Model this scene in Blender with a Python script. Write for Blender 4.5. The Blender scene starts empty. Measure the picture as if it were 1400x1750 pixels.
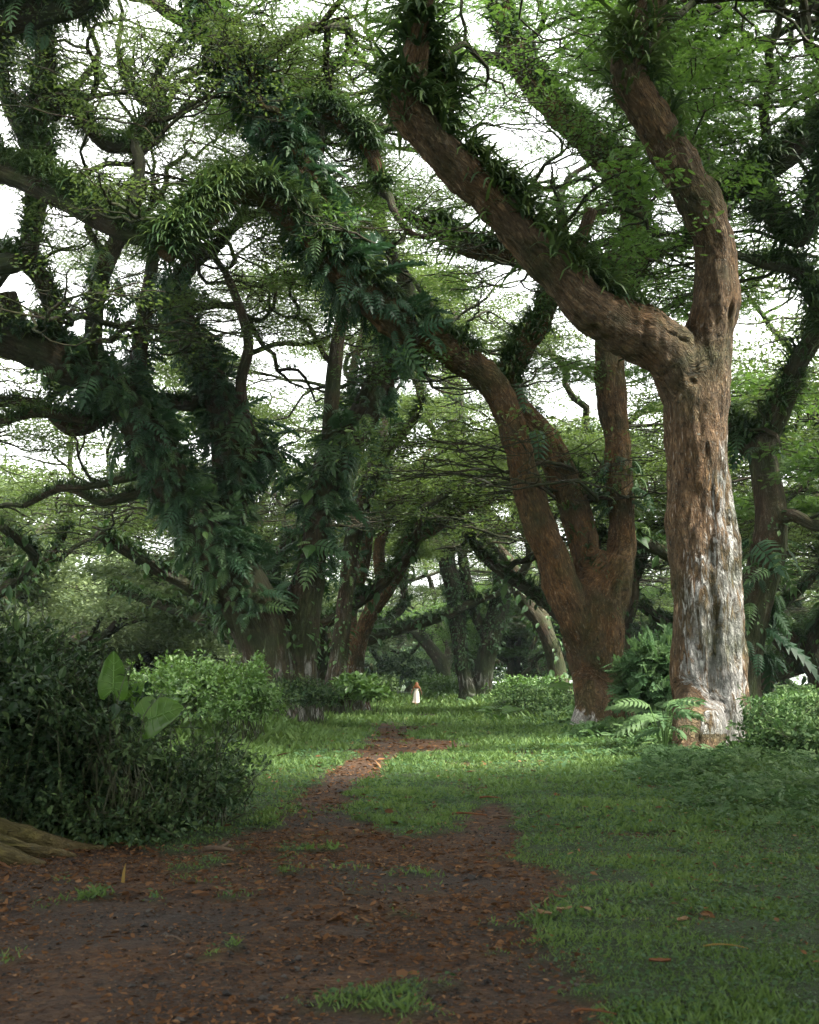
import bpy, math, time
import numpy as np
from mathutils import Vector
T0 = time.time()
C = bpy.context.scene.collection
F, H, HC = 2041.7, 1167.0, 1.6          # focal length in photo pixels, horizon row, eye height (m)
rng = np.random.default_rng(7)
DENS = 1.15                                # leaf amount in the crowns
R_ = math.radians

# ------------------------------------------------------------------ helpers
def P(px, py, Y):
    return np.array([(px - 700.0) / F * Y, Y, HC - (py - H) / F * Y])

def G(px, py):                           # photo pixel of flat ground -> world x, y
    Y = HC * F / (py - H)
    return ((px - 700.0) / F * Y, Y)

def _hash(i):
    i = i.astype(np.uint32)
    n = i[..., 0] * np.uint32(374761393) + i[..., 1] * np.uint32(668265263) + i[..., 2] * np.uint32(2246822519)
    n = (n ^ (n >> np.uint32(13))) * np.uint32(1274126177)
    n = n ^ (n >> np.uint32(16))
    return (n & np.uint32(0xffffff)).astype(np.float64) / float(0xffffff)

def vnoise(p):
    p = np.asarray(p, float) + 1000.0
    i = np.floor(p).astype(np.int64)
    f = p - i
    f = f * f * (3 - 2 * f)
    r = 0
    for dx in (0, 1):
        for dy in (0, 1):
            for dz in (0, 1):
                w = (f[..., 0] if dx else 1 - f[..., 0]) * (f[..., 1] if dy else 1 - f[..., 1]) * (f[..., 2] if dz else 1 - f[..., 2])
                r = r + w * _hash(i + np.array([dx, dy, dz]))
    return r * 2 - 1

def fbm(p, o=3):
    p = np.asarray(p, float)
    a, s, r = 1.0, 1.0, 0
    for k in range(o):
        r = r + a * vnoise(p * s + 17.3 * k)
        a *= 0.5; s *= 2.03
    return r

def n2(x, y, s, o=3):
    return fbm(np.stack([np.asarray(x) * s, np.asarray(y) * s, np.zeros_like(np.asarray(x, float)) + 3.7], -1), o)

def sstep(a, b, x):
    t = np.clip((x - a) / (b - a), 0, 1)
    return t * t * (3 - 2 * t)

def unit(v):
    v = np.asarray(v, float)
    return v / np.maximum(np.linalg.norm(v, axis=-1, keepdims=True), 1e-9)

class MB:
    """collects vertices, quads and triangles with per-vertex attributes; build() links ONE mesh object"""
    def __init__(s):
        s.V, s.Q, s.T, s.A, s.B, s.n = [], [], [], [], [], 0
    def add(s, V, Q=None, T=None, rnd=0.5, bco=None):
        V = np.asarray(V, float).reshape(-1, 3)
        if Q is not None and len(Q): s.Q.append(np.asarray(Q, np.int64).reshape(-1, 4) + s.n)
        if T is not None and len(T): s.T.append(np.asarray(T, np.int64).reshape(-1, 3) + s.n)
        s.V.append(V)
        s.A.append(np.broadcast_to(np.asarray(rnd, float), (len(V),)))
        s.B.append(np.zeros((len(V), 3)) if bco is None else bco)
        s.n += len(V)
    def mesh(s, name, mat, smooth=True):
        me = bpy.data.meshes.new(name)
        V = np.concatenate(s.V) if s.V else np.zeros((0, 3))
        Q = np.concatenate(s.Q) if s.Q else np.zeros((0, 4), np.int64)
        T = np.concatenate(s.T) if s.T else np.zeros((0, 3), np.int64)
        nq, nt = len(Q), len(T)
        me.vertices.add(len(V)); me.vertices.foreach_set('co', V.ravel().astype(np.float32))
        me.loops.add(nq * 4 + nt * 3)
        me.loops.foreach_set('vertex_index', np.concatenate([Q.ravel(), T.ravel()]).astype(np.int32))
        me.polygons.add(nq + nt)
        me.polygons.foreach_set('loop_start', np.concatenate([np.arange(nq) * 4, nq * 4 + np.arange(nt) * 3]).astype(np.int32))
        me.polygons.foreach_set('use_smooth', np.full(nq + nt, smooth))
        me.update(calc_edges=True)
        a = me.attributes.new('rnd', 'FLOAT', 'POINT'); a.data.foreach_set('value', np.concatenate(s.A).astype(np.float32))
        b = me.attributes.new('bco', 'FLOAT_VECTOR', 'POINT'); b.data.foreach_set('vector', np.concatenate(s.B).ravel().astype(np.float32))
        me.materials.append(mat)
        return me
    def build(s, name, mat, parent=None, smooth=True):
        return link(name, s.mesh(name, mat, smooth), parent)

def link(name, me, parent=None):
    o = bpy.data.objects.new(name, me); C.objects.link(o)
    if parent: o.parent = parent
    return o

def tag(o, label=None, cat=None, group=None, kind=None):
    if label: o['label'] = label
    if cat: o['category'] = cat
    if group: o['group'] = group
    if kind: o['kind'] = kind
    return o

def empty(name, label, cat, group=None, loc=(0, 0, 0)):
    o = bpy.data.objects.new(name, None); C.objects.link(o); o.location = loc
    o.empty_display_size = 0.3
    return tag(o, label, cat, group)

def copy_tree(src, name=None):
    c = src.copy(); C.objects.link(c)
    for ch in src.children:
        d = ch.copy(); C.objects.link(d); d.parent = c
    return c

def catmull(pts, rad, step):
    pts = np.asarray(pts, float); rad = np.asarray(rad, float)
    A = np.concatenate([pts, rad[:, None]], 1)
    A = np.vstack([2 * A[0] - A[1], A, 2 * A[-1] - A[-2]])
    out = []
    for i in range(1, len(A) - 2):
        p0, p1, p2, p3 = A[i - 1:i + 3]
        n = max(2, int(np.linalg.norm(p2[:3] - p1[:3]) / step))
        t = np.linspace(0, 1, n, endpoint=False)[:, None]
        out.append(0.5 * (2 * p1 + (p2 - p0) * t + (2 * p0 - 5 * p1 + 4 * p2 - p3) * t ** 2 + (3 * p1 - p0 - 3 * p2 + p3) * t ** 3))
    out.append(A[-2][None])
    out = np.vstack(out)
    return out[:, :3], np.maximum(out[:, 3], 0.004)

def frames(p, ref=None):
    t = unit(np.gradient(p, axis=0))
    a = np.zeros_like(p)
    if ref is None: ref = np.array([1.0, 0, 0]) if abs(t[0][0]) < 0.9 else np.array([0, 1.0, 0])
    for i in range(len(p)):
        ref = ref - t[i] * ref.dot(t[i]); ref = ref / max(np.linalg.norm(ref), 1e-9)
        a[i] = ref
    return t, a, np.cross(t, a)

def tube(mb, p, r, k=6, rnd=0.5, closed=True, seed=0.0):
    p = np.asarray(p, float); r = np.asarray(r, float)
    t, a, b = frames(p)
    th = np.arange(k) * 2 * np.pi / k
    ring = np.cos(th)[None, :, None] * a[:, None] + np.sin(th)[None, :, None] * b[:, None]
    V = p[:, None] + ring * r[:, None, None]
    n = len(p)
    al = np.concatenate([[0], np.cumsum(np.linalg.norm(np.diff(p, axis=0), axis=1))])
    bco = np.stack([np.cos(th)[None] * r[:, None], np.sin(th)[None] * r[:, None], np.broadcast_to(al[:, None], (n, k))], -1) + seed
    i = np.arange(n - 1)[:, None] * k; j = np.arange(k)[None]
    Q = np.stack([i + j, i + (j + 1) % k, i + k + (j + 1) % k, i + k + j], -1).reshape(-1, 4)
    V = V.reshape(-1, 3); B = bco.reshape(-1, 3); T = []
    if closed:
        V = np.vstack([V, p[0], p[-1]]); B = np.vstack([B, [[seed] * 3, [seed, seed, al[-1] + seed]]])
        e = (n - 1) * k
        T = [[n * k, (q + 1) % k, q] for q in range(k)] + [[n * k + 1, e + q, e + (q + 1) % k] for q in range(k)]
    mb.add(V, Q, T, rnd, B)

def basis(d, up):
    """rotation matrices with columns side, forward d, normal ~ up"""
    d = unit(d); s = np.cross(d, up); s = unit(s + 1e-6)
    n = np.cross(s, d)
    return np.stack([s, d, n], -1)

def scatter(mb, tpl, pos, Rm, sc, rnd):
    tv, tq, tt = tpl
    n = len(pos)
    if not n: return
    sc = np.broadcast_to(np.asarray(sc, float).reshape(-1, 1, 1) if np.ndim(sc) else np.full((n, 1, 1), sc), (n, 1, 1))
    V = np.einsum('nij,vj->nvi', Rm, tv) * sc + pos[:, None]
    o = np.arange(n)[:, None, None] * len(tv)
    Q = (tq[None] + o).reshape(-1, 4) if len(tq) else None
    T = (tt[None] + o).reshape(-1, 3) if len(tt) else None
    mb.add(V.reshape(-1, 3), Q, T, np.repeat(np.broadcast_to(rnd, (n,)), len(tv)))

# leaf templates (length 1 along +Y, face up +Z)
E4, E3 = np.zeros((0, 4), int), np.zeros((0, 3), int)
DIAMOND = (np.array([[0, 0, 0], [.22, .5, .04], [0, 1, -.08], [-.22, .5, .04]]), np.array([[0, 1, 2, 3]]), E3)
LEAF = (np.array([[0, 0, 0], [.2, .22, .05], [.25, .55, .05], [0, 1, -.12], [-.25, .55, .05], [-.2, .22, .05], [0, .5, -.02]]),
        np.array([[0, 1, 2, 6], [6, 2, 3, 4], [0, 6, 4, 5]]), E3)
def make_sprig(n=5, ang=0.9, w=.07, ll=.34):
    V, Q = [], []
    def lf(bx, by, a, L):
        c, s = math.cos(a), math.sin(a)
        b = len(V)
        for (u, v, z) in ((0, 0, 0), (w, .5 * L, .01), (0, L, -.03), (-w, .5 * L, .01)):
            V.append((bx + c * u + s * v, by - s * u + c * v, z - .12 * by * by))
        Q.append((b, b + 1, b + 2, b + 3))
    for i in range(n):
        y = .12 + .7 * i / n
        L = ll * (1 - .35 * abs(i / n - .4))
        lf(0, y, ang, L); lf(0, y, -ang, L)
    lf(0, .74, 0, .28)
    return np.array(V), np.array(Q), E3
SPRIG = make_sprig()
def make_frond(n=7):
    V, Q = [], []
    drp = lambda y: .1 * y - .45 * y * y
    yy = np.linspace(.1, .92, n)
    for i, y in enumerate(yy):                       # deep lobes left and right
        L = .36 * (1 - (y - .35) ** 2 * 1.6)
        for s in (-1, 1):
            b = len(V); h = .058
            V += [(s * .012, y - h, drp(y - h)), (s * L * .55, y + .04 - h * .7, drp(y) - .02), (s * L, y + .17, drp(y) - .13), (s * L * .5, y + .10 + h * .4, drp(y) + .0), (s * .012, y + h, drp(y + h))]
            Q += [(b, b + 1, b + 3, b + 4)] if s > 0 else [(b, b + 4, b + 3, b + 1)]
            V.append((s * L * .52, y + .07, drp(y) - .01))
            Q += [(b + 1, b + 2, b + 3, b + 5)]
    b = len(V)
    V += [(0, .9, drp(.9)), (.06, 1.0, drp(1.0)), (0, 1.15, drp(1.15)), (-.06, 1.0, drp(1.0))]
    Q.append((b, b + 1, b + 2, b + 3))
    return np.array(V), np.array(Q), E3
FROND = make_frond()
def make_strap(a, bnd, w=.035, n=4):
    y = np.linspace(0, 1, n + 1)
    th = a - bnd * y
    yy = np.concatenate([[0], np.cumsum(np.cos(th[:-1]) / n)]); zz = np.concatenate([[0], np.cumsum(np.sin(th[:-1]) / n)])
    ww = w * (1 - y ** 2 * .85)
    V = np.stack([np.concatenate([ww, -ww]), np.concatenate([yy, yy]), np.concatenate([zz, zz])], -1)
    i = np.arange(n)
    return V, np.stack([i, i + 1, i + n + 2, i + n + 1], -1), E3
STRAPS = [make_strap(1.1, 2.4, .045), make_strap(.7, 1.9, .05), make_strap(.9, 1.2, .038), make_strap(.3, 1.8, .05)]
BLADE = (np.array([[.09, 0, 0], [.07, .55, .04], [0, 1, -.1], [-.07, .55, .04], [-.09, 0, 0]]), E4, np.array([[0, 1, 4], [1, 3, 4], [1, 2, 3]]))

# ------------------------------------------------------------------ materials
def newmat(name):
    m = bpy.data.materials.new(name); m.use_nodes = True
    nt = m.node_tree; nt.nodes.clear()
    return m, nt, lambda t, **k: mk(nt, t, **k)
def mk(nt, t, **k):
    n = nt.nodes.new(t)
    for a, v in k.items():
        if a[0] == '_': n.inputs[a[1:].replace('_', ' ')].default_value = v
        else: setattr(n, a, v)
    return n
def ramp(nt, stops, fac=None, interp='LINEAR'):
    r = nt.nodes.new('ShaderNodeValToRGB'); r.color_ramp.interpolation = interp
    el = r.color_ramp.elements
    while len(el) > 1: el.remove(el[-1])
    el[0].position = stops[0][0]; el[0].color = (*stops[0][1], 1)
    for p, c in stops[1:]:
        e = el.new(p); e.color = (*c, 1)
    if fac is not None: nt.links.new(fac, r.inputs[0])
    return r.outputs[0]
def mixc(nt, fac, a, b):
    m = nt.nodes.new('ShaderNodeMix'); m.data_type = 'RGBA'
    for s, v in ((0, fac), (6, a), (7, b)):
        if isinstance(v, (int, float)): m.inputs[s].default_value = v
        elif isinstance(v, tuple): m.inputs[s].default_value = (*v, 1)
        else: nt.links.new(v, m.inputs[s])
    return m.outputs[2]
def mth(nt, op, a, b=0.0, clamp=False):
    m = nt.nodes.new('ShaderNodeMath'); m.operation = op; m.use_clamp = clamp
    for i, v in enumerate((a, b)):
        if isinstance(v, (int, float)): m.inputs[i].default_value = v
        else: nt.links.new(v, m.inputs[i])
    return m.outputs[0]

def leafmat(name, stops, trans=.35, rough=.5, spec=.3, tcol=(.16, .22, .04), bend=None):
    m, nt, N = newmat(name); L = nt.links.new
    at = N('ShaderNodeAttribute', attribute_name='rnd')
    g = N('ShaderNodeNewGeometry')
    nz = N('ShaderNodeTexNoise', _Scale=.35, _Detail=3.0); L(g.outputs['Position'], nz.inputs['Vector'])
    f = mth(nt, 'ADD', mth(nt, 'MULTIPLY', at.outputs['Fac'], .65), mth(nt, 'MULTIPLY', nz.outputs['Fac'], .45), True)
    col = ramp(nt, stops, f)
    p = N('ShaderNodeBsdfPrincipled', _Roughness=rough); p.inputs['Specular IOR Level'].default_value = spec
    L(col, p.inputs['Base Color'])
    tr = N('ShaderNodeBsdfTranslucent'); L(mixc(nt, .55, col, tcol), tr.inputs['Color'])
    mx = N('ShaderNodeMixShader'); mx.inputs[0].default_value = trans
    L(p.outputs[0], mx.inputs[1]); L(tr.outputs[0], mx.inputs[2])
    o = N('ShaderNodeOutputMaterial'); L(mx.outputs[0], o.inputs['Surface'])
    return m

def barkmat(name, dark, mid, light, red, pale=(.30, .29, .265), moss=(.03, .05, .015), mossamt=.2, sc=7.0, bump=.9, redamt=.5, stretch=.22):
    m, nt, N = newmat(name); L = nt.links.new
    at = N('ShaderNodeAttribute', attribute_name='bco')
    pl = N('ShaderNodeAttribute', attribute_name='pale')
    mp = N('ShaderNodeMapping'); mp.inputs['Scale'].default_value = (sc, sc, sc * stretch); L(at.outputs['Vector'], mp.inputs[0])
    n1 = N('ShaderNodeTexNoise', _Scale=1.0, _Detail=8.0, _Roughness=.62, _Distortion=.5); L(mp.outputs[0], n1.inputs['Vector'])
    nf = N('ShaderNodeTexNoise', _Scale=1.15, _Detail=5.0, _Roughness=.55, _Distortion=.9)
    mp2 = N('ShaderNodeMapping'); mp2.inputs['Scale'].default_value = (sc * .8, sc * .8, sc * stretch * .6); mp2.inputs['Location'].default_value = (5, 3, 9); L(at.outputs['Vector'], mp2.inputs[0]); L(mp2.outputs[0], nf.inputs['Vector'])
    vo = N('ShaderNodeTexVoronoi', feature='DISTANCE_TO_EDGE', _Scale=1.1)
    nd = N('ShaderNodeTexNoise', _Scale=1.6, _Detail=5.0); L(mp.outputs[0], nd.inputs['Vector'])
    nds = N('ShaderNodeVectorMath', operation='SCALE'); nds.inputs[3].default_value = 1.8; L(nd.outputs['Color'], nds.inputs[0])
    ad = N('ShaderNodeVectorMath', operation='ADD'); L(mp.outputs[0], ad.inputs[0]); L(nds.outputs[0], ad.inputs[1]); L(ad.outputs[0], vo.inputs['Vector'])
    ridge = mth(nt, 'MULTIPLY', mth(nt, 'ABSOLUTE', mth(nt, 'SUBTRACT', nf.outputs['Fac'], .5)), 9.0, True)
    crack = mth(nt, 'MULTIPLY', ridge, mth(nt, 'ADD', mth(nt, 'MULTIPLY', vo.outputs['Distance'], 3.0, True), .35, True))
    n2_ = N('ShaderNodeTexNoise', _Scale=.8, _Detail=6.0, _Roughness=.6); L(at.outputs['Vector'], n2_.inputs['Vector'])
    n3 = N('ShaderNodeTexNoise', _Scale=26.0, _Detail=4.0); L(at.outputs['Vector'], n3.inputs['Vector'])
    c1 = ramp(nt, [(.33, dark), (.45, mid), (.57, mid), (.69, light)], n1.outputs['Fac'])
    rf = mth(nt, 'MULTIPLY', mth(nt, 'SUBTRACT', n2_.outputs['Fac'], .42), 4.0, True)
    c2 = mixc(nt, mth(nt, 'MULTIPLY', rf, redamt), c1, ramp(nt, [(.3, tuple(x * .25 for x in red)), (.55, red), (.75, tuple(x * 1.7 for x in red))], n1.outputs['Fac']))
    # pale flaking patches (grey-white outer bark) with ragged outline
    pf = mth(nt, 'ADD', pl.outputs['Fac'], mth(nt, 'MULTIPLY', mth(nt, 'SUBTRACT', nf.outputs['Fac'], .5), 2.6))
    pf = mth(nt, 'ADD', pf, mth(nt, 'MULTIPLY', mth(nt, 'SUBTRACT', n1.outputs['Fac'], .5), 1.2))
    pf = mth(nt, 'ADD', pf, mth(nt, 'MULTIPLY', mth(nt, 'SUBTRACT', n2_.outputs['Fac'], .5), 2.0))
    pf = mth(nt, 'MULTIPLY', mth(nt, 'SUBTRACT', pf, .42), 2.6, True)
    pc = ramp(nt, [(.25, tuple(x * .45 for x in pale)), (.5, pale), (.8, tuple(x * 1.25 for x in pale))], n3.outputs['Fac'])
    c3 = mixc(nt, pf, c2, pc)
    # lichen flecks
    lf = mth(nt, 'MULTIPLY', mth(nt, 'SUBTRACT', n3.outputs['Fac'], .60), 9.0, True)
    c4 = mixc(nt, mth(nt, 'MULTIPLY', lf, .6), c3, (.22, .24, .20))
    mo = N('ShaderNodeTexNoise', _Scale=.9, _Detail=5.0); 
    mo2 = N('ShaderNodeVectorMath', operation='ADD'); mo2.inputs[1].default_value = (31, 7, 3); L(at.outputs['Vector'], mo2.inputs[0]); L(mo2.outputs[0], mo.inputs['Vector'])
    mf = mth(nt, 'MULTIPLY', mth(nt, 'SUBTRACT', mo.outputs['Fac'], .62 - mossamt), 4.0, True)
    c5 = mixc(nt, mth(nt, 'MULTIPLY', mf, .75), c4, moss)
    c6 = mixc(nt, mth(nt, 'MULTIPLY', mth(nt, 'SUBTRACT', 1.0, crack), .8), c5, mixc(nt, .8, c5, tuple(x * .35 for x in dark)))
    p = N('ShaderNodeBsdfPrincipled', _Roughness=.9); p.inputs['Specular IOR Level'].default_value = .15
    L(c6, p.inputs['Base Color'])
    hgt = mth(nt, 'ADD', mth(nt, 'MULTIPLY', crack, .7), n1.outputs['Fac'])
    hgt = mth(nt, 'ADD', hgt, mth(nt, 'MULTIPLY', n3.outputs['Fac'], .25))
    hgt = mth(nt, 'ADD', hgt, mth(nt, 'MULTIPLY', pf, .25))
    bp = N('ShaderNodeBump', _Strength=bump, _Distance=.06); L(hgt, bp.inputs['Height']); L(bp.outputs[0], p.inputs['Normal'])
    o = N('ShaderNodeOutputMaterial'); L(p.outputs[0], o.inputs['Surface'])
    return m

def plain(name, c1, c2, scale=8.0, rough=.7, trans=0.0, spec=.25, bump=.0):
    m, nt, N = newmat(name); L = nt.links.new
    tc = N('ShaderNodeTexCoord'); nz = N('ShaderNodeTexNoise', _Scale=scale, _Detail=5.0); L(tc.outputs['Object'], nz.inputs['Vector'])
    at = N('ShaderNodeAttribute', attribute_name='rnd')
    f = mth(nt, 'ADD', mth(nt, 'MULTIPLY', nz.outputs['Fac'], .8), mth(nt, 'MULTIPLY', mth(nt, 'SUBTRACT', at.outputs['Fac'], .4), 1.0), True)
    col = ramp(nt, [(.25, c1), (.75, c2)], f)
    p = N('ShaderNodeBsdfPrincipled', _Roughness=rough); p.inputs['Specular IOR Level'].default_value = spec
    L(col, p.inputs['Base Color'])
    if bump:
        bp = N('ShaderNodeBump', _Strength=bump, _Distance=.02); L(nz.outputs['Fac'], bp.inputs['Height']); L(bp.outputs[0], p.inputs['Normal'])
    o = N('ShaderNodeOutputMaterial')
    if trans:
        tr = N('ShaderNodeBsdfTranslucent'); L(col, tr.inputs['Color'])
        mx = N('ShaderNodeMixShader'); mx.inputs[0].default_value = trans
        L(p.outputs[0], mx.inputs[1]); L(tr.outputs[0], mx.inputs[2]); L(mx.outputs[0], o.inputs['Surface'])
    else: L(p.outputs[0], o.inputs['Surface'])
    return m

M = {}
M['crown'] = leafmat('canopy_leaf', [(.15, (.022, .044, .012)), (.5, (.046, .082, .020)), (.85, (.090, .128, .034))], .36, tcol=(.16, .24, .04))
M['crown_near'] = leafmat('near_canopy_leaf', [(.15, (.020, .050, .011)), (.5, (.042, .092, .020)), (.85, (.085, .148, .032))], .38, tcol=(.13, .25, .03))
M['crown_hazy'] = leafmat('hazy_canopy_leaf', [(.15, (.058, .095, .042)), (.5, (.110, .160, .066)), (.85, (.175, .225, .098))], .35, tcol=(.16, .21, .06))  # haze and sun on the far crowns put into a paler leaf colour
M['fern'] = leafmat('fern_leaf', [(.15, (.011, .030, .015)), (.5, (.027, .064, .030)), (.9, (.082, .135, .045)), (.99, (.17, .16, .05))], .22, .5, .18, (.04, .10, .03))
M['strap'] = leafmat('strap_fern', [(.15, (.012, .030, .013)), (.5, (.026, .056, .020)), (.9, (.090, .130, .030))], .25, .5, .18, (.08, .14, .03))
M['vine'] = leafmat('vine_leaf', [(.15, (.014, .038, .012)), (.5, (.026, .066, .018)), (.9, (.065, .12, .030))], .28, .5, .25, (.08, .16, .03))
M['grass'] = leafmat('grass_blade', [(.1, (.038, .078, .022)), (.5, (.086, .152, .042)), (.86, (.150, .215, .066)), (.98, (.30, .27, .13))], .3, .6, .2, (.15, .23, .03))
M['weed'] = leafmat('weed_leaf', [(.1, (.024, .058, .022)), (.5, (.044, .094, .036)), (.9, (.085, .14, .050))], .25, .6, .15, (.08, .15, .04))
M['bush_dark'] = leafmat('dark_shrub_leaf', [(.1, (.010, .024, .011)), (.5, (.028, .058, .024)), (.92, (.11, .165, .055))], .2, .5, .16, (.04, .09, .02))
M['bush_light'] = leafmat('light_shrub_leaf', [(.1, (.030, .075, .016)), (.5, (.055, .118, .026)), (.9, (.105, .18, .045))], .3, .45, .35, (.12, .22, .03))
M['herb'] = leafmat('undergrowth_leaf', [(.1, (.022, .050, .018)), (.5, (.044, .090, .031)), (.9, (.11, .17, .055))], .25, .6, .15, (.06, .13, .03))
M['big_leaf'] = leafmat('big_soft_leaf', [(.1, (.045, .105, .018)), (.5, (.068, .145, .024)), (.9, (.11, .18, .04))], .42, .4, .35, (.14, .3, .03))
M['bark_hero'] = barkmat('flaking_bark', (.018, .013, .009), (.124, .085, .050), (.28, .215, .145), (.225, .114, .042), pale=(.42, .41, .385), mossamt=.15, sc=11.0, redamt=.5, bump=1.0, stretch=.30)
M['bark_rust'] = barkmat('rusty_bark', (.016, .011, .007), (.110, .068, .033), (.27, .185, .10), (.25, .115, .034), pale=(.42, .40, .37), mossamt=.18, sc=11.0, redamt=.55, bump=1.0, stretch=.32)
M['bark'] = barkmat('mossy_bark', (.020, .016, .012), (.060, .046, .032), (.125, .100, .072), (.13, .062, .028), mossamt=.27, sc=6.0, bump=.8)
M['bark_dark'] = barkmat('dark_bark', (.014, .011, .009), (.042, .033, .024), (.085, .070, .052), (.085, .045, .022), mossamt=.28, sc=5.0, bump=.7)

# ------------------------------------------------------------------ ground shape and dirt outline
DIRT = [G(*p) for p in [(-420, 1452), (0, 1452), (110, 1443), (250, 1448), (370, 1434), (445, 1410), (520, 1352), (575, 1312), (622, 1268),
        (632, 1240), (682, 1234), (700, 1262), (790, 1266), (800, 1281), (700, 1288), (672, 1300), (645, 1320), (612, 1347), (592, 1388),
        (628, 1413), (690, 1428), (765, 1416), (778, 1392), (850, 1372), (892, 1391), (888, 1450), (925, 1530), (945, 1600), (985, 1650),
        (1000, 1700), (1010, 1750)]] + [(1.3, 2.0), (1.6, -12.0), (-9.0, -12.0), (-9.0, 11.0)]
PATCH = [(900, 1288, 55, 7, .9), (1130, 1422, 40, 10, .45), (960, 1440, 45, 10, .5), (1335, 1457, 70, 11, .7), (1225, 1562, 80, 16, .6), (1060, 1422, 60, 7, .5), (1215, 1418, 30, 9, .6),
         (690, 1206, 40, 5, .7), (735, 1222, 45, 4, .6), (650, 1218, 30, 3, .4), (690, 1196, 26, 3, .7), (835, 1300, 40, 5, .5), (705, 1248, 30, 5, .4), (748, 1243, 42, 5, .75), (772, 1303, 46, 9, .75), (806, 1342, 60, 13, .8), (715, 1222, 25, 4, .4), (1185, 1600, 40, 9, .4), (1110, 1345, 30, 6, .5),
         (1000, 1385, 40, 7, .4), (620, 1660, 10, 4, .2), (955, 1500, 60, 25, .55)]
GRASSP = [(640, 1702, 150, 34, 1.1), (380, 1467, 45, 9, .7), (480, 1485, 26, 6, .7), (520, 1446, 160, 5, .75), (385, 1525, 18, 6, .6), (400, 1610, 15, 7, .9), (362, 1628, 18, 8, .9),
          (130, 1530, 60, 18, .5), (20, 1620, 60, 60, .55), (600, 1480, 40, 6, .4), (430, 1525, 24, 6, .4), (300, 1450, 60, 5, .6)]
def poly_sd(x, y, poly):
    x = np.asarray(x, float); y = np.asarray(y, float)
    d = np.full(x.shape, 1e9); ins = np.zeros(x.shape, bool)
    n = len(poly)
    for i in range(n):
        (ax, ay), (bx, by) = poly[i], poly[(i + 1) % n]
        ex, ey = bx - ax, by - ay
        t = np.clip(((x - ax) * ex + (y - ay) * ey) / (ex * ex + ey * ey + 1e-12), 0, 1)
        d = np.minimum(d, (x - ax - t * ex) ** 2 + (y - ay - t * ey) ** 2)
        if abs(by - ay) > 1e-9:
            c = ((ay > y) != (by > y)) & (x < (bx - ax) * (y - ay) / (by - ay) + ax)
            ins ^= c
    d = np.sqrt(d)
    return np.where(ins, d, -d)
def dirt(x, y):
    """1 on bare litter-covered earth, 0 on turf"""
    x = np.asarray(x, float); y = np.asarray(y, float)
    sd = poly_sd(x, y, DIRT)
    v = .5 + sd / (.16 + .022 * np.abs(y))
    v = np.clip(v, -.35, 1.05)
    for lst, s in ((PATCH, 1), (GRASSP, -1)):
        for (px, py, a, b, w) in lst:
            cx, cy = G(px, py)
            ry = abs(G(px, py + b)[1] - G(px, py - b)[1]) / 2
            rx = a / F * cy
            v = v + s * (w * 1.35 if s > 0 else w) * np.exp(-((x - cx) / rx) ** 2 - ((y - cy) / ry) ** 2)
    v = v + .44 * n2(x, y, 1.1, 3) + .36 * n2(x, y, 4.2, 3)
    v = v + .16 * sstep(.25, .6, n2(x, y, .33, 2)) * (np.abs(x - .3) < 5)
    return sstep(.26, .78, v)
def gz(x, y):
    x = np.asarray(x, float); y = np.asarray(y, float)
    z = .05 * n2(x, y, .16, 2)
    z = z + .55 * sstep(-3.5, -9, x) * sstep(16, 34, y) * (1 - .5 * sstep(70, 140, y))
    z = z + .10 * sstep(3.6, 9, x - .02 * y) * sstep(12, 30, y)
    z = z + .05 * sstep(2.6, 5, x) * sstep(9, 15, y)
    z = z * (1 - .85 * np.exp(-((x - (-.1 + .01 * y)) / (1.6 + .02 * y)) ** 2))
    return z

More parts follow.
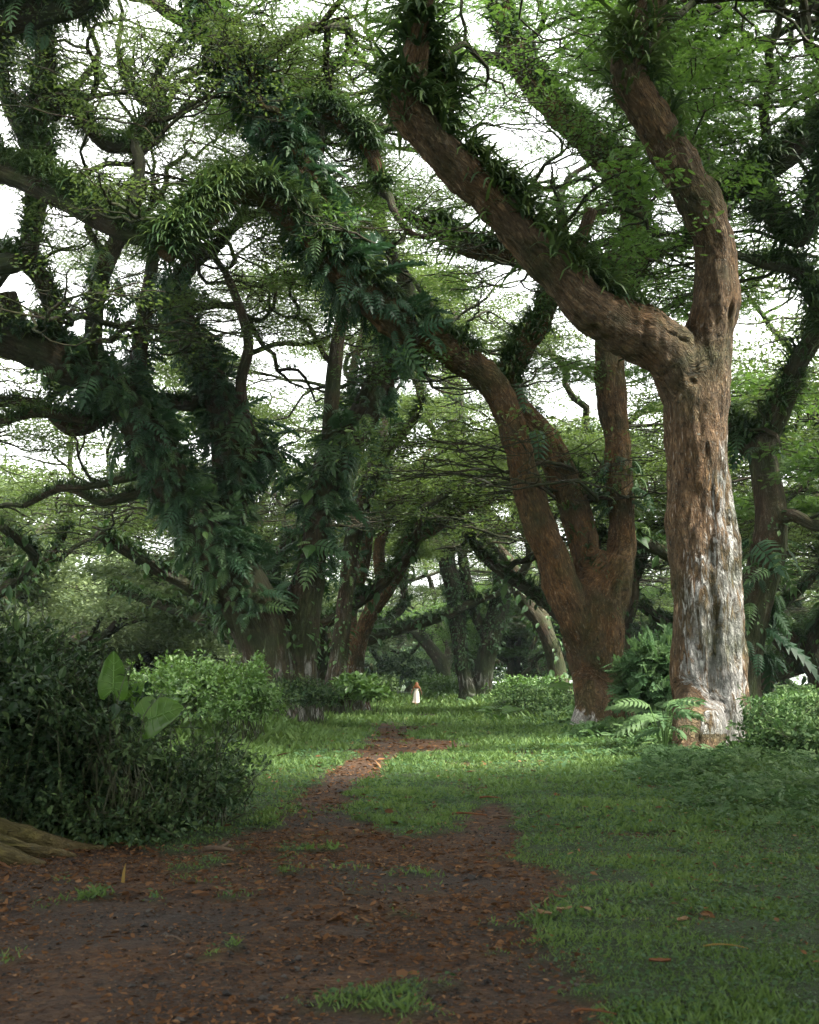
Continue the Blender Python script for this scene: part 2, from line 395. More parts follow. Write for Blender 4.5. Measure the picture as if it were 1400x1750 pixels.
def build_ground():
    fx = np.concatenate([[-420, -250, -140, -80, -45, -28, -18, -13], np.arange(-10, 10.01, .1), [13, 18, 28, 45, 80, 140, 250, 420]])
    fy = np.concatenate([[-90, -40, -15, -4, 1], np.arange(3, 13, .075), np.arange(13, 24, .14), np.arange(24, 44, .3), np.arange(44, 100, 1.0), [104, 112, 125, 145, 180, 230, 300, 420, 600, 850]])
    X, Y = np.meshgrid(fx, fy)
    x, y = X.ravel(), Y.ravel()
    D = dirt(x, y)
    near = sstep(60, 20, np.abs(y)) * (np.abs(x) < 11)
    z = gz(x, y) + near * (.018 * n2(x, y, 2.3, 3) - .035 * D + .008 * n2(x, y, 9.0, 2) * D)
    nx, ny = len(fx), len(fy)
    i = np.arange(ny - 1)[:, None] * nx; j = np.arange(nx - 1)[None]
    Q = np.stack([i + j, i + j + 1, i + nx + j + 1, i + nx + j], -1).reshape(-1, 4)
    m, nt, N = newmat('earth_and_turf'); L = nt.links.new
    g = N('ShaderNodeNewGeometry'); at = N('ShaderNodeAttribute', attribute_name='rnd')
    a = N('ShaderNodeTexNoise', _Scale=.55, _Detail=5.0); b = N('ShaderNodeTexNoise', _Scale=24.0, _Detail=6.0, _Roughness=.65); v = N('ShaderNodeTexVoronoi', _Scale=38.0, _Randomness=1.0)
    v2 = N('ShaderNodeTexVoronoi', _Scale=16.0)
    for q in (a, b, v, v2): L(g.outputs['Position'], q.inputs['Vector'])
    stone = ramp(nt, [(.0, (.012, .010, .009)), (.5, (.030, .025, .021)), (1., (.068, .057, .049))], v.outputs['Color'])
    litter = ramp(nt, [(.0, (.018, .008, .004)), (.4, (.050, .024, .011)), (.75, (.105, .052, .021)), (1., (.18, .10, .043))], v2.outputs['Color'])
    fine = ramp(nt, [(.3, (.009, .006, .004)), (.55, (.036, .022, .013)), (.75, (.085, .050, .027))], b.outputs['Fac'])
    red = mth(nt, 'MULTIPLY', mth(nt, 'SUBTRACT', a.outputs['Fac'], .36), 5.0, True)
    dc = mixc(nt, red, stone, litter)
    dc = mixc(nt, .5, dc, fine)
    turf = ramp(nt, [(.3, (.012, .020, .008)), (.6, (.026, .044, .014)), (.8, (.042, .058, .022))], b.outputs['Fac'])
    col = mixc(nt, at.outputs['Fac'], turf, dc)
    p = N('ShaderNodeBsdfPrincipled', _Roughness=.92); p.inputs['Specular IOR Level'].default_value = .2
    L(col, p.inputs['Base Color'])
    hh = mth(nt, 'ADD', mth(nt, 'MULTIPLY', v.outputs['Distance'], .6), b.outputs['Fac'])
    bp = N('ShaderNodeBump', _Strength=.8, _Distance=.035); L(hh, bp.inputs['Height']); L(bp.outputs[0], p.inputs['Normal'])
    o = N('ShaderNodeOutputMaterial'); L(p.outputs[0], o.inputs['Surface'])
    mb = MB(); mb.add(np.stack([x, y, z], -1), Q, None, D)
    ob = mb.build('ground', m); tag(ob, 'brown dirt track with turf on both sides', kind='structure')
build_ground()

# ------------------------------------------------------------------ grass, weeds, litter (uncountable ground cover)
def frustum_pts(y0, y1, dens, pad=.7):
    w = .36 * y1 + pad
    n = int(dens * 2 * w * (y1 - y0))
    y = rng.uniform(y0, y1, n); x = rng.uniform(-w, w, n)
    k = np.abs(x) < .36 * y + pad
    return x[k], y[k]
def hvec(n):
    a = rng.uniform(0, 2 * np.pi, n)
    return np.stack([np.cos(a), np.sin(a), np.zeros(n)], -1)
def build_grass():
    mb, wb = MB(), MB()
    bands = [(4.6, 8, 2300, .05, .9), (8, 12, 1500, .055, 1.), (12, 18, 800, .07, 1.), (18, 28, 380, .10, 1.), (28, 45, 150, .15, 1.1), (45, 80, 48, .22, 1.3), (80, 140, 14, .34, 1.5)]
    for (y0, y1, de, hh, ww) in bands:
        x, y = frustum_pts(y0, y1, de)
        D = dirt(x, y)
        clump = .55 + .45 * n2(x, y, .9, 2)
        keep = rng.random(len(x)) < np.clip((1 - D) * (.12 + 1.15 * clump), 0.0, 1)
        x, y = x[keep], y[keep]; n = len(x)
        tall = 1 + 1.5 * sstep(-2.2, -4.5, x - .0 * y) * sstep(11, 16, y) * sstep(60, 35, y) + .9 * sstep(3.5, 6.5, x) * sstep(9, 14, y)
        tall = tall * (.6 + .8 * sstep(-.4, .7, n2(x, y, 1.3, 2)))
        h = hh * tall * rng.uniform(.5, 1.5, n) * (1 - .5 * D[keep])
        d = hvec(n) * rng.uniform(.4, 1.3, (n, 1)); d[:, 2] = 1
        z = gz(x, y) - .01
        rn = np.clip(.42 + .3 * n2(x, y, .45, 3) + rng.normal(0, .16, n), 0, 1)
        tv = BLADE[0].copy(); tv[:, 0] *= ww * 1.25
        scatter(mb, (tv, BLADE[1], BLADE[2]), np.stack([x, y, z], -1), basis(d, hvec(n) + 1e-3), h, rn)
    # clover-like weeds between the blades, denser to the right
    for (y0, y1, de, s) in [(4.6, 8, 900, .030), (8, 13, 650, .040), (13, 22, 300, .06), (22, 45, 70, .10), (45, 90, 14, .18)]:
        x, y = frustum_pts(y0, y1, de)
        D = dirt(x, y)
        pr = (1 - D) * (.30 + .5 * sstep(1.5, 4, x) + .35 * sstep(-.1, .5, n2(x, y, .8, 2)))
        k = rng.random(len(x)) < pr
        x, y = x[k], y[k]; n = len(x)
        z = gz(x, y) + rng.uniform(.01, .05, n) * (1 + 1.2 * sstep(2.5, 6, x) * sstep(8, 13, y))
        d = hvec(n); d[:, 2] = rng.uniform(-.2, .6, n)
        up = np.array([0, 0, 1.]) + rng.normal(0, .3, (n, 3))
        scatter(wb, LEAF, np.stack([x, y, z], -1), basis(d, up), s * rng.uniform(.6, 1.5, n), np.clip(.4 + .3 * n2(x, y, .6, 2) + rng.normal(0, .2, n), 0, 1))
    tag(mb.build('grass', M['grass']), 'short green grass covering the verges and the strip between the ruts', 'grass', kind='stuff')
    tag(wb.build('ground_weeds', M['weed']), 'small round-leaved weeds growing low among the grass', 'weeds', kind='stuff')
build_grass()

M['litter'] = leafmat('leaf_litter', [(.1, (.022, .012, .007)), (.4, (.075, .036, .016)), (.7, (.16, .080, .034)), (.95, (.32, .21, .12))], .1, .8, .1, (.15, .08, .03))
M['stone'] = plain('gravel_stone', (.012, .011, .010), (.060, .054, .048), 14.0, .85)
def build_litter():
    lb, sb = MB(), MB()
    for (y0, y1, de, s) in [(4.4, 8, 1700, .025), (8, 13, 700, .032), (13, 22, 320, .045), (22, 45, 70, .08)]:
        x, y = frustum_pts(y0, y1, de)
        D = dirt(x, y)
        k = rng.random(len(x)) < D * (.25 + .75 * sstep(-.35, .5, n2(x, y, .6, 3))) + .05 * (n2(x, y, .5, 2) > -.1)
        x, y, D = x[k], y[k], D[k]; n = len(x)
        d = hvec(n); d[:, 2] = rng.normal(0, .25, n)
        up = np.array([0, 0, 1.]) + rng.normal(0, .45, (n, 3))
        tv = LEAF[0].copy(); tv[:, 2] += .25 * (tv[:, 1] - .5) ** 2; tv[:, 0] *= .8
        scatter(lb, (tv, LEAF[1], E3), np.stack([x, y, gz(x, y) - .035 * D + .012 + .034 * (1 - D)], -1), basis(d, up), s * rng.lognormal(-.05, .5, n), np.clip(rng.beta(2, 2.6, n), 0, 1))
    # stones: squashed rough octahedra
    ov = np.array([[1, 0, 0], [0, 1, 0], [-1, 0, 0], [0, -1, 0], [.1, .1, .75], [.6, .55, .35], [-.55, .6, .3], [-.6, -.5, .38], [.5, -.6, .33]]) * .5
    ot = np.array([[0, 5, 8], [5, 4, 8], [1, 6, 5], [6, 4, 5], [2, 7, 6], [7, 4, 6], [3, 8, 7], [8, 4, 7], [0, 1, 5], [1, 2, 6], [2, 3, 7], [3, 0, 8]])
    for (y0, y1, de, s) in [(4.4, 8, 420, .014), (8, 14, 220, .018), (14, 24, 50, .035)]:
        x, y = frustum_pts(y0, y1, de)
        D = dirt(x, y)
        k = rng.random(len(x)) < D * (.15 + .85 * sstep(.25, -.4, n2(x, y, .6, 3)))
        x, y, D = x[k], y[k], D[k]; n = len(x)
        up = np.array([0, 0, 1.]) + rng.normal(0, .2, (n, 3))
        scatter(sb, (ov, E4, ot), np.stack([x, y, gz(x, y) - .04 * D + .004], -1), basis(hvec(n), up), s * rng.lognormal(0, .5, n), rng.random(n))
    tag(lb.build('leaf_litter', M['litter']), 'small brown and orange dead leaves strewn over the dirt track', 'leaf litter', kind='stuff')
    tag(sb.build('gravel', M['stone'], smooth=False), 'dark grey pebbles bedded in the dirt track', 'gravel', kind='stuff')
build_litter()
print('ground', time.time() - T0)

# ------------------------------------------------------------------ tree machinery
def grow(br, tips, p, d, r, L, lev, mx, rg, wig=.35, up=.12, flat=.35, kmin=2, kmax=3, ang=(.45, 1.0)):
    n = 4
    pts, rr = [np.array(p)], [r]
    d = unit(d)
    r2 = max(r * .70, .015)
    for i in range(n):
        d = d + rg.normal(0, wig, 3)
        d[2] = d[2] * (1 - (flat * .35 if lev < 2 else .42)) + up * (.3 if lev < 2 else .12)
        d = unit(d)
        pts.append(pts[-1] + d * L / n); rr.append(r + (r2 - r) * (i + 1) / n)
    br.append((np.array(pts), np.array(rr), lev))
    if lev >= mx:
        tips.append((pts[-1], d, lev)); tips.append((pts[2], d, lev)); return
    k = rg.integers(kmin, kmax + 1)
    ph = rg.uniform(0, 2 * np.pi)
    for c in range(k):
        a = rg.uniform(*ang) * (.55 if c == 0 else 1.0)
        t = unit(np.cross(d, [0, 0, 1]) + 1e-3); b = np.cross(t, d)
        q = ph + 2 * np.pi * c / k + rg.normal(0, .3)
        nd = d * math.cos(a) + (t * math.cos(q) + b * math.sin(q)) * math.sin(a)
        nd[2] = nd[2] * (1 - (flat if lev < 1 else .78)) + up * (.5 if lev < 1 else .2)
        s = pts[-1] if c < 2 else pts[2]
        grow(br, tips, s, nd, r2 * (.95 if c == 0 else .74), L * rg.uniform(.68, .9), lev + 1, mx, rg, wig, up, flat, kmin, kmax, ang)

def pads(mb, tips, tpl, nl, size, rad, rg, flat=.12, bias=.5, thin=0.0, prune=None, dens=None):
    """leaf sprays spread in flat plates around the twig tips"""
    if not tips: return
    tp = np.array([t[0] for t in tips])
    if thin:                                             # the lane itself stays more open to the sky
        o = (tp[:, 0] > -6) & (tp[:, 0] < 4.5) & (tp[:, 1] > 27) & (tp[:, 1] < 80) & (rg.random(len(tp)) < thin)
        tp = tp[~o]
    gap = vnoise(tp * .33 + 50) + .5 * vnoise(tp * .8) + rg.normal(0, .12, len(tp))
    tp = tp[gap > -.52]
    if prune is not None: tp = tp[prune(tp, rg)]
    m = len(tp); nl = max(3, int(nl * (dens or DENS)))
    pr = rad * rg.uniform(.6, 1.35, m)
    n = m * nl
    idx = np.repeat(np.arange(m), nl)
    a = rg.uniform(0, 2 * np.pi, n); q = np.sqrt(rg.random(n)) * pr[idx]
    off = np.stack([np.cos(a) * q, np.sin(a) * q, rg.normal(0, 1, n) * pr[idx] * flat - .12 * q * q / rad], -1)
    d = np.stack([np.cos(a), np.sin(a), rg.normal(-.1, .3, n)], -1) + rg.normal(0, .6, (n, 3)) * [1, 1, .4]
    up = np.array([0, 0, 1.]) + rg.normal(0, .45, (n, 3))
    tone = rg.normal(0, .17, m)[idx] + rg.normal(0, .12, n) + .4 + .25 * bias
    scatter(mb, tpl, tp[idx] + off, basis(d, up), size * rg.uniform(.65, 1.35, n), np.clip(tone, 0, 1))

def tufts(mb, p, r, rg, per_m, length, blades, up_bias=.6, wide=1.0, lo=0.0, hi=1.0, tone=.5):
    """strap-leaved epiphytes sitting on a limb given by its sampled line p and radii r"""
    al = np.concatenate([[0], np.cumsum(np.linalg.norm(np.diff(p, axis=0), axis=1))])
    n = int(al[-1] * (hi - lo) * per_m)
    if n < 1: return
    s = rg.uniform(lo, hi, n) * al[-1]
    # patchy: keep where a 1-D noise is high
    kp = vnoise(np.stack([s * .9, np.full(n, p[0][0]), np.full(n, p[0][2])], -1)) > -.72
    s = s[kp]; n = len(s)
    if n < 1: return
    c = np.stack([np.interp(s, al, p[:, k]) for k in range(3)], -1); rr = np.interp(s, al, r)
    t, a, b = frames(p)
    ti = np.stack([np.interp(s, al, t[:, k]) for k in range(3)], -1)
    o = rg.normal(0, 1, (n, 3)); o[:, 2] = np.abs(o[:, 2]) * .3 + up_bias * 1.6
    o = unit(o - unit(ti) * (o * unit(ti)).sum(-1, keepdims=True))
    base = c + o * rr[:, None] * .93
    N = n * blades; idx = np.repeat(np.arange(n), blades)
    d = o[idx] * .6 + rg.normal(0, .75, (N, 3)); d[:, 2] = np.abs(d[:, 2]) * .25 + .05
    L = length * rg.lognormal(0, .3, N)
    tn = np.clip(tone + rg.normal(0, .14, n)[idx] + rg.normal(0, .13, N), 0, 1)
    w = rg.integers(0, len(STRAPS), N)
    for k, tp in enumerate(STRAPS):
        q = w == k
        if q.any():
            tv = tp[0].copy(); tv[:, 0] *= wide
            dd = d[q].copy(); dd[:, 2] = 0
            scatter(mb, (tv, tp[1], E3), base[idx[q]] + rg.normal(0, .05, (q.sum(), 3)), basis(dd, np.array([0, 0, 1.]) + rg.normal(0, .15, (q.sum(), 3))), L[q], tn[q])

def fronds(mb, p, r, rg, per_m, length, tpl=None, tone=.45, lo=0.0, hi=1.0, droop=.8, face=None, thick=.25):
    """lobed climbing-fern fronds all round a limb, hanging outward and down"""
    tpl = tpl or FROND
    al = np.concatenate([[0], np.cumsum(np.linalg.norm(np.diff(p, axis=0), axis=1))])
    n = int(al[-1] * (hi - lo) * per_m)
    if n < 1: return
    s = rg.uniform(lo, hi, n) * al[-1]
    c = np.stack([np.interp(s, al, p[:, k]) for k in range(3)], -1); rr = np.interp(s, al, r)
    t, a, b = frames(p)
    ai = np.stack([np.interp(s, al, a[:, k]) for k in range(3)], -1); bi = np.stack([np.interp(s, al, b[:, k]) for k in range(3)], -1)
    q = rg.uniform(0, 2 * np.pi, n)
    o = unit(ai * np.cos(q)[:, None] + bi * np.sin(q)[:, None])
    keep = (o[:, 2] > -.35) | (rg.random(n) < .4)
    keep &= vnoise(c * .55 + o * .4) > -.62
    c, rr, o = c[keep], rr[keep], o[keep]; n = len(c)
    base = c + o * (rr * 1.0 + thick * rg.random(n) ** 1.5)[:, None]
    d = o * rg.uniform(.5, 1.2, (n, 1)) + rg.normal(0, .35, (n, 3)); d[:, 2] -= droop * rg.uniform(.3, 1.3, n)
    up = o + np.array([0, 0, .7]) + rg.normal(0, .25, (n, 3))
    patch = vnoise(base * .9) * .16
    scatter(mb, tpl, base, basis(d, up), length * rg.lognormal(-.05, .42, n) * (1 + .8 * patch), np.clip(tone + 1.4 * patch + rg.normal(0, .2, n), 0, 1))

def remesh_trunk(name, limbs, voxel, mat, parent, rg, disp=.05, pale=None, part='trunk'):
    """limbs: list of (label, pts, rad). Blend them into one skin, then cut it into trunk and limb parts along the joints"""
    mb = MB()
    S, SR, SL, SA, FA, FB = [], [], [], [], [], []
    off = 0.0
    for li, (lab, p, r) in enumerate(limbs):
        tube(mb, p, r, 14)
        al0, ref = 0.0, None
        if li:
            allS = np.concatenate(S); kk = np.argmin(np.linalg.norm(allS - p[0], axis=1))
            al0, ref = np.concatenate(SA)[kk], np.concatenate(FA)[kk]
        t, a, b = frames(p, ref)
        al = np.concatenate([[0], np.cumsum(np.linalg.norm(np.diff(p, axis=0), axis=1))])
        S.append(p); SR.append(r); SL.append(np.full(len(p), li)); SA.append(al + al0); FA.append(a); FB.append(b)
    tmp = mb.build('tmp', mat)
    md = tmp.modifiers.new('r', 'REMESH'); md.mode = 'VOXEL'; md.voxel_size = voxel
    sm = tmp.modifiers.new('s', 'SMOOTH'); sm.factor = .5; sm.iterations = 7
    dg = bpy.context.evaluated_depsgraph_get()
    me = bpy.data.meshes.new_from_object(tmp.evaluated_get(dg))
    bpy.data.objects.remove(tmp)
    n = len(me.vertices)
    V = np.zeros(n * 3, np.float32); me.vertices.foreach_get('co', V); V = V.reshape(-1, 3).astype(float)
    NN = np.zeros(n * 3, np.float32); me.vertices.foreach_get('normal', NN); NN = NN.reshape(-1, 3).astype(float)
    S, SR, SL, SA, FA, FB = map(np.concatenate, (S, SR, SL, SA, FA, FB))
    near = np.zeros(n, int)
    for k in range(0, n, 4000):
        dd = np.linalg.norm(V[k:k + 4000, None] - S[None], axis=-1)
        near[k:k + 4000] = np.argmin(dd / (SR[None] + .05), axis=1)
    rel = V - S[near]
    bco = np.stack([(rel * FA[near]).sum(-1), (rel * FB[near]).sum(-1), SA[near] + (rel * np.cross(FA[near], FB[near])).sum(-1)], -1)
    npoly = len(me.polygons)
    lv = np.zeros(npoly * 4, np.int32); me.loops.foreach_get('vertex_index', lv)
    Q = lv.reshape(-1, 4).astype(np.int64)
    own = SL[near]
    mix = np.zeros(n)
    for k in range(4): mix[Q[:, k]] = np.maximum(mix[Q[:, k]], (own[Q].max(1) != own[Q].min(1)))
    cntv = np.zeros(n)
    for k in range(4): np.add.at(cntv, Q[:, k], 1)
    cntv = np.maximum(cntv, 1)
    def spread(x):
        f = x[Q].mean(1); o = np.zeros_like(x)
        for k in range(4): np.add.at(o, Q[:, k], f)
        return o / (cntv if x.ndim == 1 else cntv[:, None])
    for k in range(7): mix = np.minimum(1, spread(mix) * 1.6)
    for k in range(45): bco = bco + (spread(bco) - bco) * mix[:, None]
    bp = V * [4.6, 4.6, 1.3]
    dsp = disp * (.55 * fbm(bp, 3) + .9 * vnoise(V * [1.4, 1.4, .6]) * np.minimum(1.5, SR[near] * 2)) - disp * .5 * np.maximum(0, fbm(bco * [9, 9, 1.4], 2)) ** 2
    V = V + NN * (dsp * np.clip(SR[near] / .5, .25, 1.2))[:, None]
    bpy.data.meshes.remove(me)
    # area-weighted normals of the displaced skin, shared by all parts so the joints do not show
    fn = np.cross(V[Q[:, 2]] - V[Q[:, 0]], V[Q[:, 3]] - V[Q[:, 1]])
    vn = np.zeros_like(V)
    for k in range(4): np.add.at(vn, Q[:, k], fn)
    vn = unit(vn)
    labs = [l[0] for l in limbs]
    uniq = list(dict.fromkeys(labs))
    labid = np.array([uniq.index(labs[int(k)]) for k in SL[near]])
    fl = np.median(labid[Q], axis=1).astype(int)
    for it in range(3):                                   # keep each part in one piece
        nxt = fl.copy()
        for u in range(len(uniq)):
            ids = np.where(fl == u)[0]
            if not len(ids): continue
            q = Q[ids]; lab = np.arange(n)
            while True:
                m = lab[q].min(1); new = lab.copy()
                for k in range(4): np.minimum.at(new, q[:, k], m)
                new = new[new]
                if (new == lab).all(): break
                lab = new
            comp = lab[q[:, 0]]
            vals, cnt = np.unique(comp, return_counts=True)
            bad = comp != vals[cnt.argmax()]
            if bad.any():
                vl = np.full(n, -1); oth = np.where(fl != u)[0]
                for k in range(4): vl[Q[oth, k]] = fl[oth]
                cand = vl[Q[ids[bad]]].max(1)
                # hand whole islands to the neighbour they touch
                for c in np.unique(comp[bad]):
                    mk_ = comp[bad] == c; cc = cand[mk_]; cc = cc[cc >= 0]
                    if len(cc): nxt[ids[bad][mk_]] = np.bincount(cc).argmax()
        if (nxt == fl).all(): break
        fl = nxt
    pv = pale(V, bco, SL[near]) if pale else np.zeros(n)
    out = {}
    for u, lab in enumerate(uniq):
        q = Q[fl == u]
        if not len(q): continue
        used, inv = np.unique(q.ravel(), return_inverse=True)
        m2 = MB(); m2.add(V[used], inv.reshape(-1, 4), None, .5, bco[used])
        o = m2.build(lab.split('#')[0], mat, parent)
        o.data.normals_split_custom_set_from_vertices([tuple(x) for x in vn[used]])
        a = o.data.attributes.new('pale', 'FLOAT', 'POINT'); a.data.foreach_set('value', pv[used].astype(np.float32))
        out[lab] = o
    return out

def px_limb(pts, step=.16):
    p = [P(x, y, Y) for (x, y, Y, w) in pts]; r = [w / F * Y for (x, y, Y, w) in pts]
    return catmull(p, r, step)

def twig_mesh(mb, br, rg, rmin=.0):
    for (p, r, lev) in br:
        if r[0] < rmin: continue
        tube(mb, p, r, 7 if r[0] > .12 else (5 if r[0] > .04 else 4), closed=False, seed=float(rg.uniform(0, 20)))

CROWNS, SKEL = [], []
def keep_clear(tp, rg):
    """old limbs carry few leaf sprays right beside them: drop most of those that grow in front of one"""
    K = np.concatenate(SKEL)
    q = np.column_stack([700 + F * tp[:, 0] / tp[:, 1], H - F * (tp[:, 2] - HC) / tp[:, 1], tp[:, 1]])
    ok = np.ones(len(tp), bool)
    for k in range(0, len(tp), 500):
        d = np.hypot(q[k:k + 500, None, 0] - K[None, :, 0], q[k:k + 500, None, 1] - K[None, :, 1])
        rad = K[None, :, 3] + .75 * F / q[k:k + 500, None, 2]
        ok[k:k + 500] = ~((d < rad) & (q[k:k + 500, None, 2] < K[None, :, 2] + .3)).any(1)
    return ok | (rg.random(len(tp)) < .28)
def hero(name, label, limbs, mat, voxel, seed, slim=1.0, ends=(), sides=(), crown='crown_near', leaf=SPRIG, leafsize=.3, nl=26, padr=.85,
         fern=(), strap=(), vine=(), pale=None, disp=.05, lev=4, group='rain trees arching over the track'):
    """limbs: (part, [(px,py,Y,halfwidth px)...]); ends: (limb index, dir, levels, length); sides: (limb, t, dir, r, length, levels)"""
    rg = np.random.default_rng(seed)
    L = [(lab, *px_limb([(a_, b_, c_, d_ * slim) for (a_, b_, c_, d_) in pts])) for lab, pts in limbs]
    base = L[0][1][0]
    root = empty(name, label, 'tree', group)
    remesh_trunk(name, L, voxel, mat, root, rg, disp, pale)
    br, tips = [], []
    for (i, d, mx, ln) in ends:
        _, p, r = L[i]
        grow(br, tips, p[-1], unit(np.array(d, float)) * .6 + unit(p[-1] - p[-3]) * .6, r[-1] * .8, ln, 0, mx, rg)
    for (i, t, d, rr, ln, mx) in sides:
        _, p, r = L[i]
        k = int(t * (len(p) - 1))
        grow(br, tips, p[k], d, min(rr * 1.5, r[k] * .8), ln, 0, mx, rg)
    if br:
        tb = MB(); twig_mesh(tb, br, rg); tb.build('branches', M['bark_dark'], root)
    if tips: CROWNS.append((root, tips, leaf, nl, leafsize, padr, seed, crown))
    for (_, p, r) in L:
        if r.max() > .10: SKEL.append(np.column_stack([700 + F * p[:, 0] / p[:, 1], H - F * (p[:, 2] - HC) / p[:, 1], p[:, 1], F * r / p[:, 1]])[::2])
    if fern:
        fb = MB()
        for (i, per, ln, lo, hi, kw) in fern: fronds(fb, L[i][1], L[i][2], rg, per, ln, lo=lo, hi=hi, **kw)
        fb.build('climbing_fern', M['fern'], root, smooth=False)
    if strap:
        sb = MB()
        for (i, per, ln, bl, lo, hi, kw) in strap: tufts(sb, L[i][1], L[i][2], rg, per, ln, bl, lo=lo, hi=hi, **kw)
        for (p, r, lv) in br:
            if r[0] > .07: tufts(sb, p, r, rg, 3.0, .38, 7, tone=.5)
        sb.build('epiphytes', M['strap'], root, smooth=False)
    if vine:
        vb = MB()
        for (i, per, ln, lo, hi, kw) in vine: fronds(vb, L[i][1], L[i][2], rg, per, ln, tpl=LEAF, lo=lo, hi=hi, **kw)
        vb.build('climbing_vine', M['vine'], root, smooth=False)
    return root, L

# ------------------------------------------------------------------ the named trees, traced limb by limb at their own distance
def pale_hero(V, bco, li):
    h = V[:, 2]
    u = (V[:, 0] - 6.56) / .80
    face = sstep(-.92, -.62, u) * sstep(1.0, .74, u)      # the flaked face looks to the viewer
    v = (.42 * sstep(5.2, 4.0, h) + .36 * sstep(4.2, 2.4, h)) * face + .50 * sstep(7.6, 6.0, h) * sstep(-.2, .35, u) * sstep(4.0, 5.0, h) * sstep(1.05, .85, u)
    v = v + .20 * sstep(8.2, 5.0, h) * sstep(-.7, .2, u) - .08
    return np.where((li == 0) | ((li == 7) & (h > .5)), v, -.35)
def lit_second(V, bco, li):  # left foot and root paler: light falling there put into the bark colour
    h = V[:, 2]
    return .62 * sstep(3.6, 1.0, h) * sstep(.45, .95, 5.95 + .12 * (2.5 - h) - V[:, 0]) + .95 * sstep(.9, .3, h) * sstep(6.2, 6.0, V[:, 0]) - .25 * sstep(3, 5, h)
def pale_few(V, bco, li):
    return .55 * sstep(4.5, 1.5, V[:, 2]) - .1

Ya, Yb, Yc = 26.5, 40.0, 44.0
R1, LA = hero('rain_tree', 'massive rain tree with peeling grey-white bark low on its trunk and two bare brown limbs', [
    ('trunk', [(1224, 1335, Ya, 92), (1219, 1280, Ya, 72), (1212, 1200, Ya, 63), (1205, 1100, Ya, 62), (1204, 1000, Ya, 59), (1198, 860, Ya, 54), (1192, 750, Ya, 54), (1190, 680, Ya, 58), (1202, 610, Ya, 50), (1220, 545, Ya - .1, 42)]),
    ('limb#a', [(1202, 610, Ya, 46), (1221, 520, Ya - .1, 43), (1226, 450, Ya - .2, 39), (1219, 395, Ya - .4, 36), (1195, 345, Ya - .6, 35), (1168, 298, Ya - .8, 34), (1138, 245, Ya - 1.0, 33), (1110, 195, Ya - 1.2, 32), (1082, 150, Ya - 1.3, 33), (1078, 105, Ya - 1.4, 34), (1098, 55, Ya - 1.5, 31), (1115, 5, Ya - 1.6, 27), (1128, -60, Ya - 1.8, 24), (1110, -150, Ya - 2.2, 20)]),
    ('limb#b', [(1186, 690, Ya, 50), (1150, 618, Ya - .1, 52), (1098, 578, Ya - .4, 47), (1045, 548, Ya - .7, 41), (995, 515, Ya - 1.0, 38), (945, 462, Ya - 1.2, 36), (895, 405, Ya - 1.4, 34), (845, 350, Ya - 1.6, 32), (795, 300, Ya - 1.8, 31), (748, 252, Ya - 2.0, 30), (712, 212, Ya - 2.1, 30), (692, 176, Ya - 2.2, 29), (702, 132, Ya - 2.3, 26), (713, 80, Ya - 2.5, 22), (722, 25, Ya - 2.6, 19), (742, -60, Ya - 2.9, 16)]),
    ('limb#c', [(735, 232, Ya - 2.0, 22), (757, 190, Ya - 1.8, 19), (757, 140, Ya - 1.7, 17), (748, 105, Ya - 1.7, 13)]),
    ('limb_stub', [(965, 490, Ya - 1.0, 18), (988, 430, Ya - .9, 11), (998, 395, Ya - .9, 11), (1010, 358, Ya - .9, 12)]),
    ('root#a', [(1190, 1180, Ya - .2, 34), (1176, 1240, Ya - .7, 24), (1163, 1290, Ya - 1.2, 18), (1146, 1338, Ya - 1.8, 11), (1134, 1362, Ya - 2.1, 5)]),
    ('root#b', [(1240, 1200, Ya, 34), (1262, 1250, Ya - .1, 26), (1282, 1295, Ya - .3, 18), (1300, 1325, Ya - .5, 8)]),
    ('root#c', [(1210, 1200, Ya - .3, 34), (1212, 1270, Ya - .9, 26), (1205, 1330, Ya - 1.6, 16), (1200, 1355, Ya - 2.0, 6)]),
    ('root#d', [(1225, 1230, Ya + .3, 30), (1245, 1280, Ya + 1.2, 24), (1255, 1290, Ya + 2.2, 8)]),
  ], M['bark_hero'], .036, 11,
  ends=[(1, (-.2, -.1, 1), 5, 2.5), (2, (-.1, -.2, 1), 4, 2.2)],
  sides=[(1, .93, (.5, -.4, .8), .13, 2.6, 5), (1, .96, (-.7, .3, .6), .13, 2.6, 5), (2, .94, (.7, .3, .6), .10, 2.4, 5), (1, .86, (-.3, .7, .75), .11, 2.2, 5),
         (4, .95, (.5, .4, .8), .05, 1.1, 3), (2, .45, (.3, .5, .9), .045, 1.2, 3), (3, .95, (.5, .4, .8), .06, 1.6, 4), (1, .80, (.9, .2, .6), .07, 2.0, 4)],
  strap=[(2, 26, .62, 13, .28, .80, dict(up_bias=1.1, tone=.55)), (2, 26, .66, 13, .74, .92, dict(up_bias=.9, tone=.5)), (3, 32, .55, 12, .1, 1, dict(up_bias=.3, tone=.5)), (2, 22, .5, 11, .16, .32, dict(up_bias=1.5, tone=.5)), (1, 9, .5, 12, .36, .60, dict(up_bias=.7, tone=.55)), (1, 26, .6, 13, .60, .76, dict(up_bias=.3, tone=.6)), (1, 16, .6, 13, .76, .86, dict(up_bias=.3, tone=.55)), (4, 24, .45, 9, 0, .6, dict())],
  nl=22, padr=.8, leaf=SPRIG, leafsize=.20, pale=pale_hero, disp=.10)

